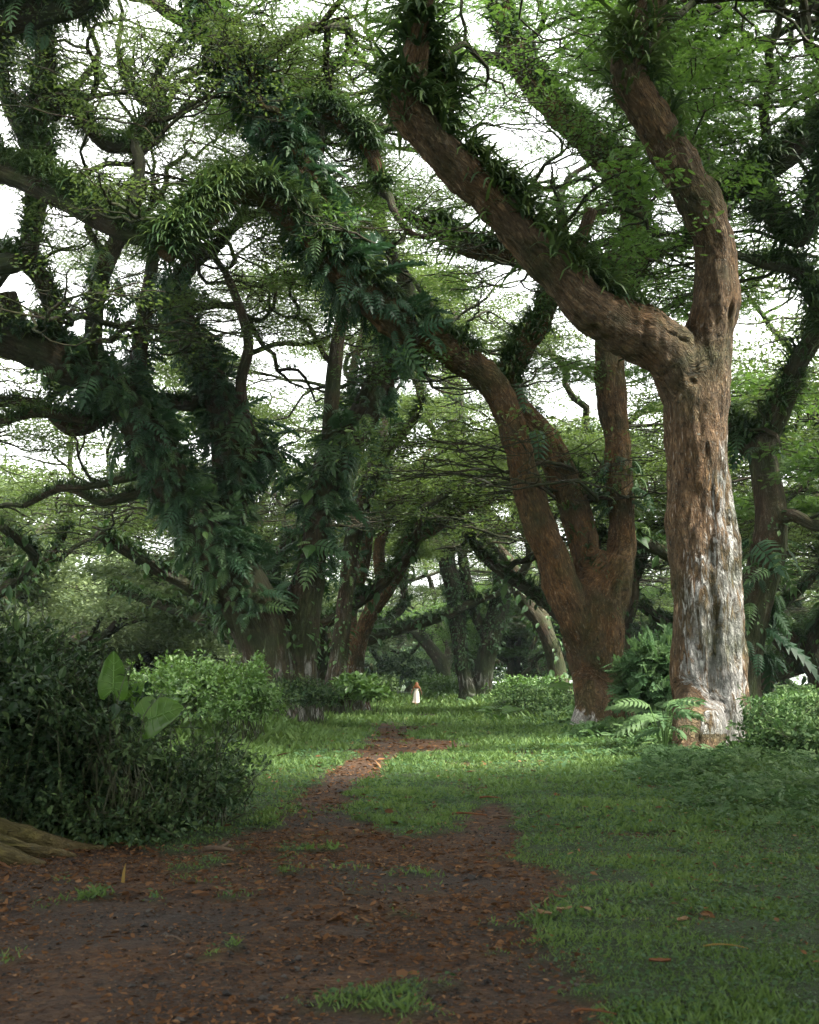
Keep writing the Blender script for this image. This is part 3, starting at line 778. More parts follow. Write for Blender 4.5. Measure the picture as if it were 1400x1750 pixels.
R2, LB = hero('rain_tree', 'leaning rust-brown rain tree with three stems, one limb arching left across the track', [
    ('trunk', [(1032, 1285, Yb, 62), (1032, 1240, Yb, 50), (1026, 1190, Yb, 48), (1018, 1140, Yb, 54), (1010, 1090, Yb, 62), (1008, 1040, Yb, 60), (1030, 990, Yb, 42), (1050, 950, Yb, 34)]),
    ('limb#a', [(1016, 1170, Yb - .1, 20), (1004, 1110, Yb - .3, 38), (984, 1060, Yb - .6, 40), (958, 1000, Yb - .9, 34), (942, 950, Yb - 1.1, 32), (924, 900, Yb - 1.4, 31), (908, 850, Yb - 1.6, 29), (894, 800, Yb - 1.8, 27), (880, 750, Yb - 2.0, 26), (864, 700, Yb - 2.2, 27), (838, 655, Yb - 2.4, 29), (790, 612, Yb - 2.8, 31), (732, 580, Yb - 3.2, 31), (672, 545, Yb - 3.6, 32), (612, 492, Yb - 4.0, 32), (562, 446, Yb - 4.4, 28), (525, 400, Yb - 4.7, 24), (478, 356, Yb - 5.0, 22), (432, 331, Yb - 5.3, 22), (396, 330, Yb - 5.6, 23), (360, 356, Yb - 6.0, 26), (318, 397, Yb - 6.4, 27), (280, 434, Yb - 6.8, 24)]),
    ('limb#b', [(1016, 1090, Yb, 20), (1014, 1020, Yb, 32), (1003, 950, Yb + .2, 30), (978, 860, Yb + .4, 31), (955, 800, Yb + .5, 30), (930, 752, Yb + .5, 29), (902, 718, Yb + .4, 26), (878, 680, Yb + .3, 24), (872, 640, Yb + .4, 23), (892, 598, Yb + .6, 24), (922, 552, Yb + .8, 22), (940, 505, Yb + 1.0, 19), (962, 440, Yb + 1.4, 15), (960, 380, Yb + 1.6, 12)]),
    ('limb#c', [(1028, 1090, Yb, 22), (1044, 1020, Yb + .2, 36), (1062, 940, Yb + .4, 29), (1063, 880, Yb + .5, 25), (1058, 810, Yb + .6, 27), (1055, 750, Yb + .7, 28), (1046, 690, Yb + .8, 29), (1041, 620, Yb + .9, 29), (1040, 560, Yb + 1.0, 28), (1066, 490, Yb + 1.2, 28), (1088, 420, Yb + 1.4, 28), (1076, 335, Yb + 1.5, 28), (1022, 258, Yb + 1.4, 27), (955, 192, Yb + 1.2, 25), (905, 132, Yb + 1.0, 23), (868, 60, Yb + .8, 21), (850, -40, Yb + .6, 18)]),
    ('limb#d', [(585, 470, Yb - 4.2, 34), (548, 385, Yb - 4.0, 36), (512, 302, Yb - 3.8, 34), (476, 230, Yb - 3.8, 33), (432, 150, Yb - 3.9, 29), (385, 80, Yb - 4.0, 25), (345, 10, Yb - 4.1, 22), (330, -70, Yb - 4.2, 18)]),
    ('limb_stub', [(488, 225, Yb - 4.0, 14), (470, 188, Yb - 4.9, 8), (452, 186, Yb - 5.2, 6.5), (441, 164, Yb - 5.4, 5.5)]),
    ('limb#e', [(478, 250, Yb - 3.8, 22), (540, 190, Yb - 3.5, 17), (590, 210, Yb - 3.3, 15), (640, 270, Yb - 3.1, 14), (655, 330, Yb - 3.0, 11)]),
    ('limb#f', [(1085, 440, Yb + 1.4, 22), (1010, 452, Yb + 1.5, 17), (930, 452, Yb + 1.6, 16), (870, 440, Yb + 1.8, 16), (800, 425, Yb + 2.0, 16), (745, 390, Yb + 2.2, 17), (715, 380, Yb + 2.3, 14)]),
    ('root#a', [(1008, 1170, Yb - .4, 36), (996, 1215, Yb - .8, 20), (980, 1250, Yb - 1.3, 12), (962, 1272, Yb - 1.8, 4)]),
    ('root#b', [(1030, 1190, Yb - .5, 34), (1022, 1235, Yb - 1.1, 22), (1028, 1268, Yb - 1.8, 12), (1034, 1290, Yb - 2.4, 5)]),
    ('root#c', [(1045, 1190, Yb, 36), (1068, 1240, Yb, 24), (1085, 1262, Yb, 10)]),
  ], M['bark_rust'], .048, 12, .88,
  ends=[(2, (0, .3, 1), 5, 3.4), (3, (-.1, 0, 1), 5, 3.6), (4, (-.2, .2, 1), 5, 3.4), (6, (.3, 0, -.2), 4, 2.0), (7, (-.8, .2, .5), 5, 2.6)],
  sides=[(3, .80, (-.8, .2, .5), .2, 3.4, 5), (3, .70, (.8, .3, .6), .17, 3.2, 5), (4, .65, (.7, .3, .6), .16, 3.2, 5), (4, .8, (-.9, .2, .3), .15, 3.2, 5), (1, .56, (.2, .5, .9), .12, 2.8, 5), (2, .88, (.7, .4, .6), .13, 2.8, 5),
         (2, .35, (.6, -.4, .4), .04, 1.1, 3), (7, .6, (-.2, .3, .9), .1, 2.6, 5), (4, .35, (.5, .5, .6), .1, 2.6, 5), (6, .6, (.4, .4, .8), .1, 2.6, 5)],
  fern=[(1, 60, .55, .55, .72, dict(tone=.35, droop=.5)), (1, 22, .5, .69, .78, dict(tone=.4)), (2, 8, .5, .3, .62, dict(tone=.4)), (3, 24, .55, .18, .26, dict(droop=.5, tone=.4)), (4, 60, .5, .0, .9, dict(tone=.3, droop=.5))],
  strap=[(1, 30, .56, 12, .48, .60, dict(up_bias=.6)), (1, 95, .58, 12, .72, 1.0, dict(up_bias=.40, tone=.50)), (1, 45, .58, 13, .76, 1.0, dict(up_bias=.9, tone=.75)), (1, 34, .56, 12, .62, .74, dict(up_bias=.9)), (2, 34, .54, 12, .58, .9, dict(up_bias=.4)), (3, 30, .62, 13, .50, .98, dict(up_bias=.4, tone=.4)), (4, 30, .54, 12, .1, 1, dict(up_bias=.2, tone=.35)), (6, 90, .5, 12, .05, 1, dict(up_bias=.2, tone=.4)), (7, 44, .66, 13, .2, 1, dict(up_bias=.3, tone=.42)), (2, 10, .45, 9, .1, .3, dict())],
  vine=[(4, 60, .30, .0, .9, dict(tone=.3, thick=.35)), (0, 8, .12, .2, .8, dict(thick=.1))],
  nl=66, leafsize=.115, padr=.9, pale=lit_second, disp=.10)

L1, LC = hero('rain_tree', 'huge rain tree left of the track smothered in dark lobed ferns', [
    ('trunk', [(462, 1240, Yc, 58), (458, 1180, Yc, 47), (452, 1120, Yc, 44), (436, 1060, Yc, 50), (402, 990, Yc - .3, 52), (352, 925, Yc - .7, 42)]),
    ('limb#a', [(402, 990, Yc - .3, 46), (350, 922, Yc - .7, 42), (298, 832, Yc - 1.2, 38), (243, 735, Yc - 1.8, 36), (190, 665, Yc - 2.4, 34), (112, 622, Yc - 3.0, 36), (40, 590, Yc - 3.6, 33), (-40, 560, Yc - 4.2, 30), (-130, 500, Yc - 5, 24)]),
    ('limb#b', [(385, 960, Yc, 36), (392, 850, Yc + .4, 33), (386, 745, Yc + .8, 31), (362, 652, Yc + 1.1, 27), (322, 575, Yc + 1.4, 26), (300, 505, Yc + 1.7, 21), (328, 450, Yc + 2.0, 16), (372, 420, Yc + 2.3, 13)]),
    ('limb#c', [(515, 1240, Yc + .8, 44), (508, 1150, Yc + .8, 38), (512, 1070, Yc + .8, 36), (534, 960, Yc + 1.0, 27), (546, 865, Yc + 1.2, 28), (570, 792, Yc + 1.4, 30), (612, 728, Yc + 1.6, 29), (645, 660, Yc + 1.8, 26), (676, 600, Yc + 2.0, 22), (700, 540, Yc + 2.2, 18), (690, 470, Yc + 2.4, 15)]),
    ('limb#d', [(560, 820, Yc + 1.3, 17), (563, 740, Yc + 1.2, 14), (570, 645, Yc + 1.1, 15), (580, 565, Yc + 1.0, 13), (598, 500, Yc + .8, 11)]),
    ('limb_stub', [(40, 600, Yc - 3.6, 28), (22, 548, Yc - 3.8, 24), (10, 500, Yc - 4.0, 20)]),
    ('limb#e', [(165, 660, Yc - 2.6, 20), (160, 570, Yc - 2.6, 16), (172, 475, Yc - 2.4, 17), (212, 390, Yc - 2.2, 14), (242, 320, Yc - 2.0, 11), (236, 300, Yc - 2, 10)]),
    ('limb#f', [(90, 615, Yc - 3.2, 20), (88, 520, Yc - 3.4, 18), (62, 462, Yc - 3.8, 18), (10, 440, Yc - 4.4, 18), (-50, 450, Yc - 5, 15)]),
    ('limb#g', [(370, 690, Yc + 1.0, 18), (300, 690, Yc + .6, 14), (240, 690, Yc - .5, 12), (150, 715, Yc - 2.4, 11), (60, 705, Yc - 4, 10), (-30, 735, Yc - 5, 8)]),
    ('limb#h', [(330, 885, Yc - .2, 15), (270, 840, Yc + .5, 12), (205, 852, Yc + 1.2, 10), (170, 858, Yc + 1.4, 8), (110, 835, Yc + 2, 7), (40, 865, Yc + 2.4, 6)]),
    ('limb#i', [(285, 800, Yc - 1, 12), (225, 815, Yc - .6, 9), (150, 832, Yc - .2, 7), (95, 832, Yc, 6)]),
    ('limb#j', [(205, 690, Yc - 2, 16), (130, 735, Yc - 2, 13), (60, 690, Yc - 2.3, 11), (-20, 690, Yc - 2.6, 9)]),
    ('limb#k', [(398, 800, Yc + .6, 22), (440, 770, Yc + 1.2, 19), (470, 800, Yc + 1.8, 17), (425, 740, Yc + 1.0, 14), (412, 660, Yc + .9, 11), (425, 590, Yc + .8, 10), (408, 520, Yc + .8, 9), (385, 465, Yc + .8, 8)]),
    ('limb#l', [(232, 700, Yc - 1.8, 18), (238, 600, Yc - 1.6, 15), (250, 520, Yc - 1.4, 14), (262, 440, Yc - 1.2, 12)]),
  ], M['bark'], .07, 13, .94,
  ends=[(2, (.2, .3, .8), 5, 3.0), (3, (-.2, .2, 1), 5, 3.0), (4, (.2, .2, 1), 5, 2.4), (6, (0, .2, 1), 5, 2.8), (7, (-.5, 0, .6), 5, 2.6), (8, (-.9, -.2, 0), 4, 2.0), (9, (-1, 0, .0), 4, 2.0), (11, (-1, 0, .1), 4, 2.2), (12, (-.2, .3, 1), 5, 2.6), (13, (.2, .3, 1), 5, 3.0), (1, (-.6, -.3, .5), 5, 3)],
  sides=[(1, .75, (-.2, .3, .9), .16, 3.2, 5), (1, .6, (-.3, -.3, .9), .14, 3.2, 5), (2, .75, (.7, .3, .7), .12, 3.0, 5), (3, .8, (.8, .3, .6), .12, 2.8, 5), (3, .9, (-.8, .3, .6), .12, 2.8, 5), (6, .6, (-.8, .3, .4), .1, 2.6, 5), (6, .75, (.8, .1, .5), .1, 2.6, 5), (10, .5, (-.8, .2, .1), .05, 1.8, 4), (4, .6, (-.7, .2, .6), .08, 2.4, 5), (12, .7, (.7, .3, .6), .08, 2.2, 5)],
  crown='crown', nl=66, leafsize=.115, padr=.9,
  fern=[(0, 150, .42, .56, 1, dict(tone=.5, thick=.2, droop=.4)), (1, 180, .40, 0.04, .95, dict(tone=.5, thick=.14, droop=.4)), (2, 130, .38, 0.05, .85, dict(tone=.45, thick=.12, droop=.4)), (3, 50, .5, .30, .9, dict(tone=.55, thick=.2, droop=.4)), (6, 12, .7, 0, .6, dict(tone=.35)), (13, 16, .75, 0, .9, dict(tone=.35)), (12, 14, .75, 0, .5, dict(tone=.4)), (4, 6, .7, 0, .4, dict(tone=.5))],
  strap=[(7, 30, 0.59, 12, .1, 1, dict(up_bias=.5)), (8, 22, 0.45, 11, .1, 1, dict(up_bias=.1, tone=.45)), (9, 22, 0.36, 10, .1, 1, dict(up_bias=.8, tone=.6)), (10, 17, 0.32, 9, .1, 1, dict(up_bias=.8, tone=.6)), (11, 22, 0.45, 10, .1, 1, dict(up_bias=.3, tone=.5)), (1, 15, 0.63, 11, .6, 1, dict(up_bias=.6)), (2, 15, 0.54, 10, .6, 1, dict()), (6, 11, 0.45, 10, .3, 1, dict())],
  vine=[(3, 22, .28, .12, .7, dict(tone=.6)), (0, 14, .26, .1, .5, dict(tone=.5)), (12, 22, .2, 0, .45, dict(tone=.6, thick=.3)), (2, 18, .2, .1, .8, dict(tone=.35, thick=.2)), (1, 16, .24, .1, .8, dict(tone=.6, thick=.4))],
  pale=pale_few, disp=.06)

Yd = 36.0
hero('rain_tree', 'rain tree beyond the left edge of the view reaching in with bristly fern-lined limbs', [
    ('trunk', [(-330, 1260, Yd, 70), (-320, 1100, Yd, 56), (-290, 900, Yd, 50), (-270, 720, Yd, 48), (-230, 560, Yd - .3, 42), (-170, 430, Yd - .5, 36)]),
    ('limb#a', [(-200, 500, Yd - .4, 34), (-130, 360, Yd - .6, 28), (-60, 285, Yd - .8, 24), (0, 290, Yd - 1, 23), (62, 312, Yd - 1.2, 24), (130, 347, Yd - 1.4, 24), (198, 385, Yd - 1.6, 22), (262, 408, Yd - 1.8, 17), (300, 420, Yd - 2, 10)]),
    ('limb#b', [(-170, 440, Yd - .5, 30), (-80, 460, Yd - .2, 22), (-20, 455, Yd, 19), (40, 440, Yd + .2, 17), (58, 375, Yd + .4, 17), (75, 280, Yd + .6, 16), (62, 190, Yd + .8, 17), (78, 100, Yd + 1, 18), (62, 20, Yd + 1, 20), (50, -60, Yd + 1, 18)]),
    ('limb#c', [(-190, 480, Yd - .5, 30), (-150, 330, Yd - .9, 26), (-110, 190, Yd - 1.4, 24), (-60, 90, Yd - 1.8, 25), (0, 40, Yd - 2.2, 26), (70, 18, Yd - 2.6, 25), (130, 10, Yd - 3, 18), (180, -30, Yd - 3.2, 14)]),
    ('limb#d', [(60, 345, Yd + .4, 17), (48, 250, Yd + .8, 14), (20, 190, Yd + 1.4, 13), (0, 120, Yd + 2, 12), (20, 60, Yd + 2.4, 10)]),
    ('limb#e', [(75, 180, Yd + .8, 14), (110, 160, Yd + 1.2, 13), (150, 215, Yd + 1.6, 12), (185, 250, Yd + 2, 11), (235, 248, Yd + 2.4, 10), (270, 235, Yd + 2.6, 9), (278, 190, Yd + 2.8, 8), (235, 165, Yd + 3, 8), (205, 110, Yd + 3.2, 6)]),
    ('limb#f', [(215, 375, Yd - 1.7, 12), (228, 330, Yd - 1.4, 10), (240, 280, Yd - 1.2, 10), (228, 230, Yd - 1, 9), (262, 190, Yd - .8, 8), (268, 130, Yd - .6, 7), (300, 80, Yd - .5, 5)]),
  ], M['bark_dark'], .055, 14,
  ends=[(1, (.7, .1, .2), 4, 1.8), (2, (0, .2, 1), 5, 3.0), (3, (.8, 0, .5), 5, 2.6), (4, (.3, .3, 1), 5, 2.6), (5, (-.3, .2, 1), 5, 2.4), (6, (.3, .2, 1), 5, 2.6)],
  sides=[(2, .6, (.8, .3, .4), .1, 2.8, 5), (2, .8, (-.8, .3, .5), .1, 2.8, 5), (4, .5, (.3, .5, .8), .1, 2.8, 5), (5, .7, (.8, .3, .5), .08, 2.6, 5), (1, .7, (.2, .4, .9), .07, 2.4, 5), (6, .6, (.8, .3, .6), .06, 2.2, 5), (3, .7, (.4, .3, .9), .1, 2.6, 5), (1, .4, (-.2, .5, .8), .08, 2.4, 5)],
  crown='crown', nl=48, leafsize=.105, padr=.8,
  strap=[(1, 49, 0.50, 13, .3, .97, dict(up_bias=.8, tone=.68)), (1, 40, 0.42, 12, .2, .97, dict(up_bias=.25, tone=.5)), (2, 26, 0.54, 12, .25, 1, dict(up_bias=.3, tone=.4)), (3, 49, 0.68, 14, .3, 1, dict(up_bias=.1, tone=.3)), (4, 19, 0.45, 10, 0, 1, dict(up_bias=.3)), (5, 26, 0.45, 12, 0, 1, dict(up_bias=.4, tone=.5)), (6, 15, 0.41, 11, .4, 1, dict(up_bias=.3))],
  fern=[(3, 5, .8, .5, .9, dict(droop=1.2))], disp=.04)

hero('rain_tree', 'slender dark double-stemmed rain tree close behind the fern-covered giant left of the track', [
    ('trunk', [(572, 1225, 58, 30), (576, 1150, 58, 18), (584, 1080, 58, 15), (592, 1010, 58, 14), (601, 930, 58, 14), (626, 845, 58, 14), (648, 760, 58, 13), (656, 670, 58, 12), (682, 580, 58, 11), (676, 500, 58, 9)]),
    ('limb#a', [(588, 1040, 58, 12), (604, 950, 59, 11), (596, 860, 60, 10), (612, 760, 61, 9), (600, 660, 62, 8), (622, 560, 63, 7)]),
    ('limb#b', [(640, 790, 58, 10), (690, 740, 57, 8), (720, 690, 56, 7), (700, 620, 56, 6)]),
  ], M['bark'], .075, 15, ends=[(0, (0, .2, 1), 5, 3.4), (1, (-.2, .2, 1), 5, 3.0), (2, (.3, 0, 1), 5, 2.6)],
  sides=[(0, .8, (-.8, .2, .6), .1, 3.2, 5), (0, .9, (.8, .2, .6), .1, 3.2, 5), (1, .8, (-.7, .2, .6), .1, 3.0, 5)], crown='crown', leaf=DIAMOND, nl=115, leafsize=.14, padr=1.1,
  fern=[(0, 14, .5, .3, .9, dict(droop=.5))], vine=[(0, 42, .16, .1, .8, dict(tone=.6)), (1, 30, .16, .1, .9, dict(tone=.55))], strap=[(2, 19, 0.54, 9, 0, 1, dict())], pale=pale_few)
hero('rain_tree', 'rain tree with a bent reddish limb leaning in over the far track from the left', [
    ('trunk', [(606, 1225, 66, 30), (606, 1160, 66, 19), (612, 1110, 66, 14), (632, 1050, 66, 14), (662, 1005, 66, 14), (688, 960, 66, 13), (700, 925, 66, 13), (742, 902, 65, 11), (790, 872, 64, 9), (850, 850, 63, 7)]),
    ('limb#a', [(655, 1015, 66, 11), (648, 940, 67, 10), (660, 880, 68, 10), (652, 790, 69, 9), (640, 700, 70, 8)]),
    ('limb#b', [(612, 1120, 66, 12), (600, 1050, 67, 11), (622, 970, 68, 10), (636, 890, 69, 9), (690, 820, 70, 7), (735, 770, 71, 6)]),
  ], M['bark_rust'], .075, 16, ends=[(0, (.6, 0, .6), 5, 2.6), (1, (0, .2, 1), 5, 3.0), (2, (.3, .3, 1), 5, 3.0)],
  sides=[(0, .85, (.2, .2, 1), .1, 2.6, 5), (1, .7, (-.7, .2, .6), .1, 2.8, 5), (0, .7, (-.1, .5, .8), .1, 2.4, 5)], crown='crown', leaf=DIAMOND, nl=115, leafsize=.15, padr=1.2,
  vine=[(0, 54, .16, .3, .9, dict(tone=.65)), (1, 48, .16, 0, 1, dict(tone=.6)), (2, 36, .16, 0, .8, dict())], strap=[(0, 26, 0.63, 9, .5, 1, dict(up_bias=.9, tone=.7)), (1, 15, 0.54, 9, .3, 1, dict())], pale=pale_few)
hero('rain_tree', 'twin-stemmed vine-hung rain tree standing alone right of the far track, behind the walker', [
    ('trunk', [(800, 1212, 98, 22), (799, 1180, 98, 13), (790, 1130, 98, 11), (783, 1070, 98, 12), (776, 1010, 98, 12), (764, 960, 98, 12), (768, 910, 98, 11), (758, 860, 98, 10), (750, 790, 98, 8)]),
    ('stem', [(826, 1212, 98, 22), (826, 1180, 98, 13), (830, 1130, 98, 14), (842, 1080, 98, 15), (856, 1020, 98, 15), (856, 960, 98, 14), (842, 900, 98, 14), (808, 850, 98, 13), (786, 790, 98, 14), (778, 720, 98, 15), (774, 660, 98, 14), (768, 600, 98, 10)]),
    ('limb#a', [(838, 1100, 98, 9), (812, 1050, 98, 8), (800, 1000, 98, 8), (790, 940, 98, 7), (800, 900, 98, 6)]),
    ('limb#b', [(850, 930, 98, 9), (885, 880, 98, 7), (915, 850, 98, 6), (960, 830, 98, 5)]),
  ], M['bark_dark'], .11, 17, 1.2, ends=[(0, (-.3, .2, 1), 5, 3.4), (1, (0, .2, 1), 5, 4.0), (3, (.8, 0, .6), 5, 3.2)],
  sides=[(1, .8, (-.8, .2, .5), .14, 3.6, 5), (1, .7, (.8, .2, .6), .14, 3.6, 5), (1, .92, (.7, -.3, .6), .12, 3.4, 5), (0, .7, (-.9, 0, .4), .1, 3.0, 5)], crown='crown', leaf=DIAMOND, nl=115, leafsize=.20, padr=1.6,
  vine=[(1, 240, .20, .16, 1, dict(tone=.12, thick=.45)), (0, 190, .20, .16, 1, dict(tone=.12, thick=.35)), (2, 60, .22, 0, 1, dict(tone=.4)), (3, 50, .22, 0, 1, dict(tone=.4))], strap=[(3, 15, 0.81, 9, 0, 1, dict())], pale=pale_few)

hero('rain_tree', 'dark-stemmed rain tree forking low, half hidden behind the peeling trunk', [
    ('trunk', [(1262, 1250, 37, 50), (1264, 1160, 37, 38), (1276, 1080, 37, 33), (1296, 1000, 37, 30), (1314, 930, 37, 30), (1318, 870, 37, 28), (1310, 810, 37, 25), (1304, 765, 37, 23), (1322, 722, 37, 21)]),
    ('limb#a', [(1304, 775, 37, 20), (1270, 752, 37.4, 18), (1235, 715, 37.8, 16), (1200, 700, 38.2, 14), (1150, 660, 38.8, 11)]),
    ('limb#b', [(1312, 750, 37, 20), (1338, 690, 36.6, 20), (1360, 630, 36.2, 18), (1392, 575, 35.8, 17), (1440, 510, 35.4, 15), (1480, 420, 35, 12)]),
    ('limb#c', [(1310, 900, 37, 16), (1350, 880, 36.5, 12), (1400, 900, 36, 10), (1450, 880, 35.5, 8)]),
  ], M['bark'], .06, 18, ends=[(1, (-.6, .3, .7), 5, 2.6), (2, (.2, .2, 1), 5, 3.0), (3, (.5, -.4, .3), 4, 1.6)],
  sides=[(2, .6, (.7, -.2, .2), .07, 1.9, 4), (0, .9, (.6, -.5, .2), .06, 1.7, 4), (0, .75, (.8, -.4, .1), .06, 1.7, 4), (3, .5, (.3, -.6, .2), .05, 1.5, 4), (2, .8, (-.6, .3, .7), .1, 2.6, 5)], nl=22, leaf=SPRIG, leafsize=.23, padr=.9,
  fern=[(0, 22, .6, .25, .62, dict(tone=.55)), (1, 12, .7, 0, .5, dict())], strap=[(1, 45, 0.63, 12, .1, 1, dict(up_bias=.5, tone=.4)), (2, 30, 0.54, 12, .05, 1, dict(up_bias=.4))], vine=[(0, 40, .16, .3, .7, dict(tone=.6))])
hero('rain_tree', 'rain tree beyond the right edge with one fern-fringed limb reaching in behind the peeling trunk', [
    ('trunk', [(1640, 1300, 33, 62), (1630, 1150, 33, 52), (1610, 950, 33, 46), (1600, 750, 33, 44), (1590, 560, 33, 40), (1570, 400, 33, 36)]),
    ('limb#a', [(1590, 420, 33, 32), (1540, 270, 33, 27), (1470, 190, 33, 24), (1400, 226, 33, 22), (1330, 276, 33, 22), (1268, 315, 33, 21), (1215, 372, 33.3, 16), (1170, 420, 33.8, 12)]),
    ('limb#b', [(1300, 300, 33, 13), (1302, 345, 32.6, 13), (1330, 388, 32.2, 12), (1368, 412, 31.8, 12), (1388, 360, 31.4, 12), (1405, 280, 31, 12), (1430, 180, 30.6, 10)]),
    ('limb#c', [(1560, 300, 33, 22), (1500, 120, 33, 20), (1420, 20, 33, 18), (1330, -20, 33, 14)]),
    ('limb#d', [(1600, 700, 33, 20), (1500, 640, 33, 15), (1420, 560, 32.6, 13), (1370, 470, 32.4, 11), (1300, 450, 32.2, 9)]),
  ], M['bark_dark'], .055, 19, ends=[(1, (-.6, .3, .6), 5, 2.6), (2, (.2, 0, 1), 5, 2.6), (3, (-.8, -.2, .4), 5, 3.0), (4, (-.5, 0, .7), 5, 2.4)],
  sides=[(1, .5, (-.2, .2, 1), .13, 3.0, 5), (1, .7, (.1, .4, .9), .11, 3.0, 5), (3, .6, (-.3, .3, .8), .12, 3.0, 5), (3, .8, (-.5, -.3, .6), .1, 2.6, 5), (4, .6, (.1, .3, .9), .08, 2.4, 5), (2, .6, (.6, .2, .5), .06, 2.0, 4)], nl=66, leafsize=.115, padr=.85,
  strap=[(1, 41, 0.54, 12, .25, 1, dict(up_bias=.5, tone=.38)), (2, 41, 0.54, 12, 0, 1, dict(up_bias=-.1, tone=.35)), (4, 41, 0.54, 12, .2, 1, dict(up_bias=.3, tone=.4)), (3, 26, 0.54, 11, .2, 1, dict())])
hero('rain_tree', 'dark rain tree bending left over the end of the track, far behind the walker', [
    ('trunk', [(764, 1200, 140, 24), (762, 1172, 140, 14), (753, 1132, 140, 12), (728, 1098, 140, 10), (702, 1078, 140, 8), (668, 1064, 140, 6), (640, 1058, 140, 5)]),
    ('limb#a', [(757, 1150, 140, 11), (770, 1105, 141, 9), (748, 1062, 142, 8), (772, 1010, 143, 7), (760, 950, 144, 6)]),
    ('limb#b', [(735, 1105, 140, 8), (722, 1070, 139, 6), (745, 1040, 138, 5), (735, 990, 138, 5)])],
  M['bark_dark'], .14, 27, ends=[(0, (-.7, 0, .3), 4, 3.0), (1, (0, .2, 1), 5, 3.6), (2, (-.3, 0, .8), 5, 3.2)], crown='crown', nl=85, leafsize=.25, padr=1.7)
hero('rain_tree', 'dark rain tree leaning left, well behind the rust-brown tree', [
    ('trunk', [(962, 1212, 85, 26), (955, 1165, 85, 17), (946, 1115, 85, 15), (922, 1062, 85, 13), (892, 1022, 85, 12), (876, 970, 85, 11), (846, 930, 85, 9)]),
    ('limb#a', [(940, 1095, 85, 12), (925, 1035, 86, 10), (930, 980, 86, 9), (912, 920, 87, 8), (925, 860, 87, 7)]),
    ('limb#b', [(880, 1000, 85, 9), (905, 950, 84, 7), (890, 890, 83, 6)])],
  M['bark'], .09, 28, ends=[(0, (-.6, 0, .7), 5, 3.0), (1, (.2, .2, 1), 5, 3.2), (2, (.2, 0, 1), 5, 2.8)], crown='crown', nl=85, leafsize=.22, padr=1.4,
  vine=[(0, 10, .4, .1, 1, dict(tone=.5, thick=.4)), (1, 8, .4, 0, 1, dict())])
print('heroes', time.time() - T0)

for (root_, tips_, leaf_, nl_, ls_, pr_, sd_, cr_) in CROWNS:
    cb = MB(); pads(cb, tips_, leaf_, nl_, ls_, pr_, np.random.default_rng(sd_ + 500), thin=.35, prune=keep_clear); cb.build('crown', M[cr_], root_, smooth=False)
print('crowns', time.time() - T0)
